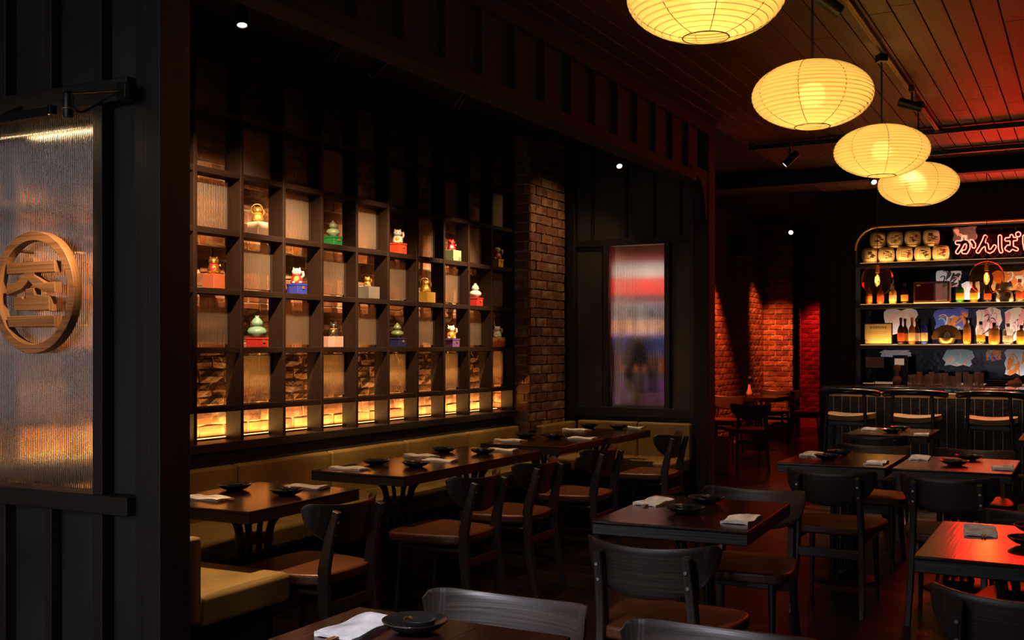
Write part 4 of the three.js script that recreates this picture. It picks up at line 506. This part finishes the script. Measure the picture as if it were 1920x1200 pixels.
  bottle(1689, 2, 'wine', 'dark', 'red', 1.05, 'dark wine bottle with red label next to the warning sign'); bottle(1697, 2, 'wine', 'dark', 'orange', 1.02, 'dark wine bottle standing behind the red labelled one', M.black, 0.24); bottle(1710, 2, 'wine', 'amber', 'cream', 1.05, 'wine bottle with cream and red label', lab.red); bottle(1719, 2, 'wine', 'dark', 'cream', 1.03, 'dark slim bottle behind the cream labelled one', M.black, 0.24); bottle(1733, 2, 'wine', 'blue', 'cream', 1.05, 'cobalt blue bottle with cream label'); bottle(1813, 2, 'tall', 'gold', 'orange', 1, 'tall gold bottle with orange label after the fan dish'); bottle(1839, 2, 'whisky', 'clear', 'yellow', 1.15, 'clear round bottle with yellow liquid'); bottle(1864, 2, 'square', 'gold', 'orange', 1.2, 'square gold bottle with orange label'); bottle(1890, 2, 'square', 'clear', 'white', 1.15, 'square clear bottle with white label', M.screw); bottle(1915, 2, 'square', 'gold', 'yellow', 1.05, 'square bottle with yellow label near the shelf end');
  { const a = barPt(1713, 529, ZBAR - 0.06), b = barPt(1781, 569, ZBAR - 0.06), w = b[0] - a[0], h = 0.265; const r = thing('radio', 'wooden table radio with red front and dials', 'radio', [(a[0] + b[0]) / 2, SY[1] + 0.0055, ZBAR - 0.13]); part('cabinet', box(w, h, 0.16, 0.01), woodMat([0.22, 0.045, 0.025], 0.35), r, [0, h / 2, 0]); part('speaker_cloth', box(w * 0.52, h * 0.8, 0.006, 0.002), std([0.16, 0.02, 0.018], { roughness: 0.9 }), r, [-w * 0.2, h / 2, 0.081]); part('dial_plate', box(w * 0.32, h * 0.78, 0.006, 0.002), std([0.5, 0.3, 0.28], { roughness: 0.3, metalness: 0.4 }), r, [w * 0.27, h / 2, 0.081]); part('tuning_knob', new THREE.CylinderGeometry(0.026, 0.026, 0.02, 18).rotateX(PI / 2), M.white, r, [w * 0.36, h * 0.78, 0.092]); for (let k = 0; k < 3; k++) part('knob', new THREE.CylinderGeometry(0.01, 0.01, 0.015, 12).rotateX(PI / 2), M.white, r, [w * 0.36, h * (0.5 - k * 0.14), 0.091]); part('maker_badge', box(0.04, 0.018, 0.004), M.brass, r, [-w * 0.36, h * 0.82, 0.086]); }
  { const a = barPt(1618, 603, ZBAR - 0.06), b = barPt(1672, 645, ZBAR - 0.06), w = b[0] - a[0], h = 0.27; const f = thing('framed_notice', 'framed cream notice headed WARNING beside the wine bottles', 'notice', [(a[0] + b[0]) / 2, SY[2] + 0.0055, ZBAR - 0.13]); part('frame', box(w, h, 0.018, 0.004), M.blackMetal, f, [0, h / 2, 0]);
    const sheet = canvasTex(256, 190, (c) => { c.fillStyle = '#f1dca6'; c.fillRect(0, 0, 256, 190); c.fillStyle = '#5b4a2a'; c.font = 'bold 34px sans-serif'; c.textAlign = 'center'; c.fillText('WARNING', 128, 44); c.fillStyle = '#a08a58'; for (let k = 0; k < 6; k++) c.fillRect(30 + (k % 2) * 8, 74 + k * 16, 190 - (k % 3) * 22, 3); }); part('printed_sheet', new THREE.PlaneGeometry(w * 0.92, h * 0.9), std([1, 1, 1], { map: sheet, roughness: 0.8 }), f, [0, h / 2, 0.0095]); }
  { const p = barPt(1619, 640, ZBAR - 0.05), c = thing('cup', 'small black cup before the framed notice', 'cup', [p[0], SY[2] + 0.0055, p[2] + 0.01]); part('bowl', lathe([[0, 0], [0.03, 0], [0.03, 0.02], [0.05, 0.06], [0.046, 0.06], [0.028, 0.022], [0, 0.02]], 18), M.plate, c);
    const q = barPt(1775, 640, ZBAR - 0.14), f = thing('fan_dish', 'golden brown fan shaped ornament in a bronze bowl', 'ornament', [q[0], SY[2] + 0.0055, q[2]]); part('bowl', lathe([[0, 0], [0.06, 0], [0.085, 0.03], [0.1, 0.08], [0.094, 0.08], [0.075, 0.03], [0, 0.02]], 24), M.brass, f); const fs = new THREE.Shape(); fs.moveTo(0, 0); for (let k = 0; k <= 18; k++) { const a = PI * (k / 18), r = 0.16 + (k % 2) * 0.008; fs.lineTo(Math.cos(a) * r * 1.02, Math.sin(a) * r); } fs.closePath(); part('fan', new THREE.ExtrudeGeometry(fs, { depth: 0.02, bevelEnabled: true, bevelSize: 0.006, bevelThickness: 0.006, bevelSegments: 1 }), std([0.1, 0.05, 0.012], { roughness: 0.5 }), f, [0, 0.07, -0.02]); part('figure', lathe([[0, 0], [0.03, 0], [0.04, 0.04], [0.025, 0.08], [0, 0.1]], 14), std([0.35, 0.36, 0.55], { roughness: 0.3 }), f, [0.01, 0.06, 0.02]);
    const k = barPt(1884, 560, ZBAR - 0.12), cat = thing('cat_figurine', 'beckoning white cat with red ears on the bar shelf', 'figurine', [k[0], SY[1] + 0.0055, k[2]], 0.3); const cm = M.white; cat.scale.setScalar(0.205); part('body', lathe([[0, 0], [0.45, 0], [0.48, 0.15], [0.4, 0.5], [0.28, 0.66], [0, 0.7]], 22), cm, cat); const h = part('head', new THREE.SphereGeometry(0.32, 20, 14).scale(1.12, 0.9, 1), cm, cat, [0.06, 0.86, 0.04]); for (const s of [-1, 1]) { part('ear', new THREE.ConeGeometry(0.12, 0.22, 8), lab.red, h, [s * 0.22, 0.28, 0]); part('eye', new THREE.SphereGeometry(0.035, 8, 6), M.black, h, [s * 0.13, 0.04, 0.3]); } part('raised_paw', tube([[-0.3, 0.45, 0.15], [-0.45, 0.7, 0.2], [-0.42, 1.05, 0.22]], 0.12, 12, 8), cm, cat); part('collar', new THREE.TorusGeometry(0.28, 0.05, 8, 22).rotateX(PI / 2), lab.red, cat, [0.02, 0.62, 0.02]); part('medallion', new THREE.CylinderGeometry(0.16, 0.16, 0.05, 18).rotateX(PI / 2), M.gold, cat, [0.05, 0.34, 0.42]); }
  // back counter clutter
  { const y = SY[3];
    const at = (u, z = ZBAR + 0.1) => { const p = barPt(u, 700, z); return [p[0], y, z]; };
    let s = thing('counter_sign', 'small grey sign with red marks at the counter end', 'sign', at(1640, ZBAR - 0.1)); part('board', box(0.22, 0.13, 0.012, 0.003), std([0.3, 0.26, 0.26]), s, [0, 0.27, 0]); part('post', rod([0, 0, 0], [0, 0.21, 0], 0.006), M.blackMetal, s); for (let k = 0; k < 3; k++) part('red_mark', box(0.03, 0.025, 0.002), lab.red, s, [-0.06 + k * 0.055, 0.275, 0.007]);
    s = thing('cash_register', 'black till with small lit screen on the counter', 'till', at(1688, ZBAR - 0.02)); part('housing', box(0.16, 0.36, 0.14, 0.008), M.black, s, [0, 0.18, 0]); part('screen', box(0.11, 0.08, 0.006), glow(new THREE.Color().setRGB(0.6, 0.4, 0.28), 0.55), s, [0, 0.28, 0.072]); part('printer_lip', box(0.12, 0.012, 0.02), M.blackMetal, s, [0, 0.12, 0.075]);
    s = thing('table_lamp', 'round frosted lamp with small knob on the counter', 'lamp', at(1682, ZBAR + 0.2)); part('globe', new THREE.SphereGeometry(0.055, 18, 14), std([0.5, 0.3, 0.26], { roughness: 0.5 }), s, [0, 0.06, 0]); part('neck', lathe([[0, 0.1], [0.025, 0.1], [0.02, 0.16], [0.045, 0.19], [0.04, 0.24], [0, 0.25]], 14), std([0.4, 0.22, 0.2], { roughness: 0.5 }), s);
    const gl = phys([0.9, 0.85, 0.85], { roughness: 0.06, transmission: 0.6, thickness: 0 }); let g0; const us = [1708, 1716, 1724, 1733, 1740, 1747, 1754, 1764, 1772, 1780, 1788, 1797, 1811, 1820, 1832, 1839];
    us.forEach((u, i) => { const p = at(u, ZBAR + 0.02 + (i % 3) * 0.07), l = 'upturned clear tumbler in the row on the back counter'; if (!g0) { g0 = thing('drinking_glass', l, 'glass', p, 0, 'glassware on the back counter'); part('cup', lathe([[0, 0.005], [0.03, 0.005], [0.036, 0.12], [0.033, 0.12], [0.028, 0.012], [0, 0.012]].map(([r, q]) => [r, q]), 16), gl, g0); part('foot', new THREE.CylinderGeometry(0.032, 0.032, 0.006, 16), gl, g0, [0, 0.003, 0]); } else { const c = dup(g0, p, 0, l, 'glassware on the back counter'); c.scale.y = 0.9 + hash(i, 3) * 0.5; } });
    s = thing('steel_tray', 'stack of shiny steel trays on the back counter', 'tray', at(1868, ZBAR + 0.1)); for (let k = 0; k < 3; k++) part('tray', lathe([[0, 0], [0.1, 0], [0.13, 0.02], [0.126, 0.022], [0.1, 0.006], [0, 0.006]], 24), M.screw, s, [0, k * 0.024, 0]);
    s = thing('folded_cloth', 'crumpled white cloth at the end of the counter', 'cloth', at(1904, ZBAR + 0.18)); const cg = new THREE.IcosahedronGeometry(0.075, 4), cp = cg.attributes.position; for (let i = 0; i < cp.count; i++) { const v = new V3(cp.getX(i), cp.getY(i), cp.getZ(i)), k = 1 + 0.16 * Math.sin(v.x * 60 + v.z * 30) + 0.1 * Math.sin(v.y * 80); cp.setXYZ(i, v.x * k, Math.max(0, v.y * k * 1.1 + 0.02), v.z * k); } cg.computeVertexNormals(); part('cloth_bundle', cg, std([0.55, 0.5, 0.5], { roughness: 0.9 }), s);
  }
  // bar counter
  { const zf = -11.5, x0 = -2.46, c = thing('bar_counter', 'black bar counter with thin brass strips and lit edge', 'bar', [0, 0, 0]); partBox('worktop', [x0, 0.995, zf - 0.62], [XR - 0.1, 1.04, zf + 0.1], phys([0.012, 0.011, 0.012], { roughness: 0.22, clearcoat: 0.5 }), c, 0.006);
    partBox('front_panel', [x0 + 0.04, 0, zf - 0.55], [XR - 0.1, 0.995, zf - 0.02], phys([0.01, 0.01, 0.011], { roughness: 0.2, bumpMap: T.leatherBump, bumpScale: 0.004 }), c); partBox('lit_band', [x0 + 0.04, 0.945, zf - 0.02], [XR - 0.1, 0.99, zf - 0.012], std([0.5, 0.38, 0.2], { roughness: 0.6 }), c); partBox('brass_rail', [x0 + 0.04, 0.935, zf - 0.02], [XR - 0.1, 0.943, zf - 0.004], M.brass, c); partBox('foot_rail', [x0, 0.2, zf + 0.14], [XR - 0.1, 0.235, zf + 0.175], M.brass, c, 0.012);
    for (let x = x0 + 0.1; x < 1.4; x += 0.085) partBox('brass_strip', [x - 0.002, 0.05, zf - 0.02], [x + 0.002, 0.935, zf - 0.012], M.brass, c);
    const led = thing('led_strip', 'slim warm light strip under the bar counter edge', 'light', [0.1, 0.99, zf + 0.06]); part('channel', box(4.8, 0.008, 0.016), M.screw, led); part('diffuser', box(4.8, 0.004, 0.012), glow(AMBER, 1.5), led, [0, -0.006, 0]); areaLight('counter_edge_glow', AMBER, 4.5, 4.8, 0.012, [0.1, 0.975, zf + 0.06], [0.1, 0.6, zf - 0.02]);
  }
  // stools
  { const makeStool = (label) => { const s = thing('bar_stool', label, 'stool'); const sg = new THREE.BoxGeometry(0.44, 0.07, 0.4, 12, 2, 8), p = sg.attributes.position; for (let i = 0; i < p.count; i++) { const x = p.getX(i) / 0.22, z = p.getZ(i) / 0.2; p.setY(i, p.getY(i) * (1 - 0.35 * Math.pow(Math.max(Math.abs(x), Math.abs(z)), 6)) + 0.02 * x * x); p.setX(i, p.getX(i) * (1 - 0.1 * z * z * (z > 0 ? 1 : 0.3))); } sg.computeVertexNormals(); part('seat', sg, M.bench, s, [0, 0.765, 0]);
      const legP = [[-1, -1], [1, -1], [-1, 1], [1, 1]]; for (const [a, b] of legP) part('leg', rod([a * 0.22, 0, b * 0.21], [a * 0.17, b > 0 ? 1.0 : 0.74, b * (b > 0 ? 0.2 : 0.16)], 0.013, 0.017), M.chair, s); for (const b of [-1, 1]) part('stretcher', rod([-0.2, 0.3, b * 0.19], [0.2, 0.3, b * 0.19], 0.011), M.chair, s); part('seat_rail', box(0.38, 0.05, 0.3, 0.01), M.chair, s, [0, 0.715, 0.0]);
      const arc = []; for (let k = 0; k <= 14; k++) { const a = PI * (k / 14); arc.push([Math.cos(a) * 0.27, 1.0 + 0.025 * Math.sin(a), Math.sin(a) * 0.21 + 0.02]); } const bg = tube(arc, 0.03, 28, 10).scale(1, 1, 1); part('back_rail', bg, phys([0.012, 0.012, 0.014], { roughness: 0.3, clearcoat: 0.4 }), s); return s; };
    const pos = (u) => { const p = onY(u, 789, 0.765); return p; }; let s0; [['tan bar stool at the hall end of the counter', 1593], ['tan bar stool behind the small yellow reflecting table', 1716], ['tan bar stool with wide seat between the yellow sheen tables', 1858]].forEach(([l, u], i) => { const q = ray(u, 790), t = -10.75 / q[2], x = q[0] * t; if (!i) { s0 = makeStool(l); s0.position.set(x, 0, -10.75); s0.userData.group = 'bar stools'; } else dup(s0, [x, 0, -10.75], 0, l, 'bar stools'); }); }
  // amber globe pendants above the counter
  { const gm = phys([0.97, 0.72, 0.46], { roughness: 0.03, transmission: 1, thickness: 0, ior: 1.5 });
    [[1645, 525, 'amber glass globe pendant above the amber bottles'], [1850, 521, 'amber glass globe pendant below the neon letters']].forEach(([u, v, l]) => { const p = onZ(u, v, -12.3), g = thing('globe_pendant', l, 'pendant lamp', p, 0, 'amber globe pendants'); part('globe', new THREE.SphereGeometry(0.172, 32, 22, 0, PI * 2, 0.12, PI - 0.55), gm, g); part('filament_bulb', lathe([[0, -0.075], [0.018, -0.06], [0.03, -0.02], [0.024, 0.03], [0.012, 0.06], [0, 0.06]], 16), phys([1, 0.8, 0.5], { roughness: 0.05, transmission: 0.9, thickness: 0 }), g); part('filament', tube([[0.004, -0.05, 0], [-0.008, -0.02, 0], [0.008, 0.01, 0], [0, 0.045, 0]], 0.006, 18, 6), glow(new THREE.Color().setRGB(1, 0.6, 0.18), 16), g); part('socket', new THREE.CylinderGeometry(0.02, 0.022, 0.09, 14), M.brass, g, [0, 0.12, 0]); part('cord', rod([0, 0.15, 0], [0, CEIL - p[1], 0], 0.004), M.black, g); bulbLight('globe_pendant_glow', new THREE.Color().setRGB(1, 0.55, 0.18), 0.5, [p[0], p[1] + 0.0, p[2] + 0.02], 0.8); }); }
}
// ================= BEHIND THE TALL FLUTED WINDOW =================
{
  const streetBands = canvasTex(128, 256, (c) => { const b = [['#9a1a0a', 22], ['#a09a98', 24], ['#a8261a', 26], ['#3a0f0e', 12], ['#6d6a70', 26], ['#c89878', 22], ['#2c40c0', 24], ['#8a88d8', 8], ['#f07030', 22], ['#4c6a40', 8], ['#8a4a9a', 40], ['#4a3c50', 22]]; let y = 0; for (const [k, h] of b) { c.fillStyle = k; c.fillRect(0, y, 128, h + 1); for (let i = 0; i < 5; i++) { c.fillStyle = 'rgba(255,235,220,0.12)'; c.fillRect(hash(i, y) * 110, y + hash(i, y, 2) * h, 30, 4); } y += h; } });
  solo('street_stand_in', box(1.14, 1.75, 0.02), std([1, 1, 1], { map: streetBands, roughness: 0.8 }), 'added banded mural seen through the tall fluted glass', 'stand_in_panel', [-4.0, 1.6, -10.35], 0).geometry = new THREE.BoxGeometry(1.14, 1.75, 0.02);  // added panel, its painted bands stand in for street colours in the glass
  for (const x of [-4.3, -3.7]) spot('added_panel_light', new THREE.Color().setRGB(1, 0.88, 0.8), 22, [x, 2.98, -9.7], [x, 1.25, -10.35], 0.5, 0.8, 3); const ml = thing('added_panel_lamp', 'added slim ceiling lamp washing the mural behind the fluted glass', 'lamp', [-4.0, 3.02, -9.7]); for (const s of [-1, 1]) part('rod', rod([s * 0.4, 0.03, 0], [s * 0.4, 0.4, 0], 0.005), M.blackMetal, ml); part('housing', box(1.04, 0.03, 0.1, 0.004), M.blackMetal, ml, [0, 0.02, 0]); part('diffuser', box(1.0, 0.005, 0.08), glow(new THREE.Color(1, 0.9, 0.8), 1), ml, [0, 0.003, 0]);  // lamp and beams added only to light the stand-in panel
  // a standing person in a dark jacket and cap, back to the glass
  const who = thing('person', 'person in dark jacket and cap standing behind the tall fluted glass', 'person', [-3.8, 0, -9.72], 0.2); who.scale.setScalar(1.06);
  const J = { pel: [0, 0.93, 0], chest: [0, 1.28, 0], neck: [0, 1.46, 0.01], head: [0, 1.6, 0], sL: [-0.19, 1.4, 0], sR: [0.19, 1.4, 0], eL: [-0.26, 1.12, 0.03], eR: [0.26, 1.12, 0.03], hL: [-0.23, 0.93, -0.1], hR: [0.23, 0.93, -0.1], kL: [-0.1, 0.5, -0.01], kR: [0.1, 0.5, -0.01], aL: [-0.11, 0.08, 0.02], aR: [0.11, 0.08, 0.02] };
  const body = (bones, k, res, half, off) => { const mc = new MarchingCubes(res, M.black, false, false, 60000); mc.isolation = 0; const n = mc.size, pA = new V3(), pB = new V3(), q = new V3(); for (let z = 0; z < n; z++) for (let y = 0; y < n; y++) for (let x = 0; x < n; x++) { q.set((x / n * 2 - 1) * half + off[0], (y / n * 2 - 1) * half + off[1], (z / n * 2 - 1) * half + off[2]); let s = 0; for (const [a, b, r0, r1] of bones) { pA.set(...a); pB.set(...b); const ab = pB.clone().sub(pA), t = clamp(q.clone().sub(pA).dot(ab) / (ab.lengthSq() || 1)); s += Math.exp(-(pA.clone().addScaledVector(ab, t).distanceTo(q) - mixn(r0, r1, t)) / k); } mc.field[x + y * n + z * n * n] = Math.log(Math.max(s, 1e-30)) * k; } mc.update(); const c = mc.count, g = new THREE.BufferGeometry(); g.setAttribute('position', new THREE.BufferAttribute(mc.positionArray.slice(0, c * 3), 3)); g.setAttribute('normal', new THREE.BufferAttribute(mc.normalArray.slice(0, c * 3), 3)); g.scale(half, half, half); g.translate(...off); return g; };
  part('body', body([[J.pel, J.chest, 0.15, 0.15], [[-0.1, 1.36, 0], [0.1, 1.36, 0], 0.1, 0.1], [J.chest, J.neck, 0.1, 0.055], [J.neck, [0, 1.52, 0], 0.055, 0.055], [[0, 1.58, -0.01], [0, 1.66, 0], 0.085, 0.095], [J.sL, J.eL, 0.062, 0.048], [J.eL, J.hL, 0.048, 0.034], [J.sR, J.eR, 0.062, 0.048], [J.eR, J.hR, 0.048, 0.034], [[-0.09, 0.9, 0], J.kL, 0.095, 0.065], [J.kL, J.aL, 0.062, 0.042], [[0.09, 0.9, 0], J.kR, 0.095, 0.065], [J.kR, J.aR, 0.062, 0.042], [J.aL, [-0.11, 0.045, -0.14], 0.045, 0.035], [J.aR, [0.11, 0.045, -0.14], 0.045, 0.035]], 0.018, 64, 0.95, [0, 0.9, 0]), std([0.02, 0.02, 0.03], { roughness: 0.8 }), who);
  part('cap', lathe([[0.118, 0], [0.122, 0.03], [0.1, 0.09], [0.05, 0.12], [0, 0.125]], 22), std([0.02, 0.03, 0.05], { roughness: 0.8 }), who, [0, 1.64, 0]); part('skin', new THREE.SphereGeometry(0.1, 18, 12).scale(0.98, 0.6, 1.02), std([0.5, 0.24, 0.15], { roughness: 0.6 }), who, [0, 1.575, 0.0]);
  const st = thing('service_stand', 'pale service stand with boxes below the tall fluted glass', 'stand', [-3.8, 0, -9.42]); partBox('top', [-0.25, 0.86, -0.16], [0.35, 0.9, 0.14], M.dark, st, 0.004); partBox('post', [-0.05, 0.9, -0.05], [0.02, 1.22, 0.02], std([0.6, 0.46, 0.34]), st, 0.004); partBox('tray', [0.06, 0.9, -0.06], [0.2, 1.02, 0.04], std([0.6, 0.42, 0.26]), st, 0.004); for (const x of [-0.22, 0.32]) partBox('leg', [x - 0.02, 0, -0.14], [x + 0.02, 0.86, -0.1], M.dark, st);
}

scene.traverse((o) => { if (o.isMesh) { o.castShadow = true; o.receiveShadow = true; } });
renderer.render(scene, camera);
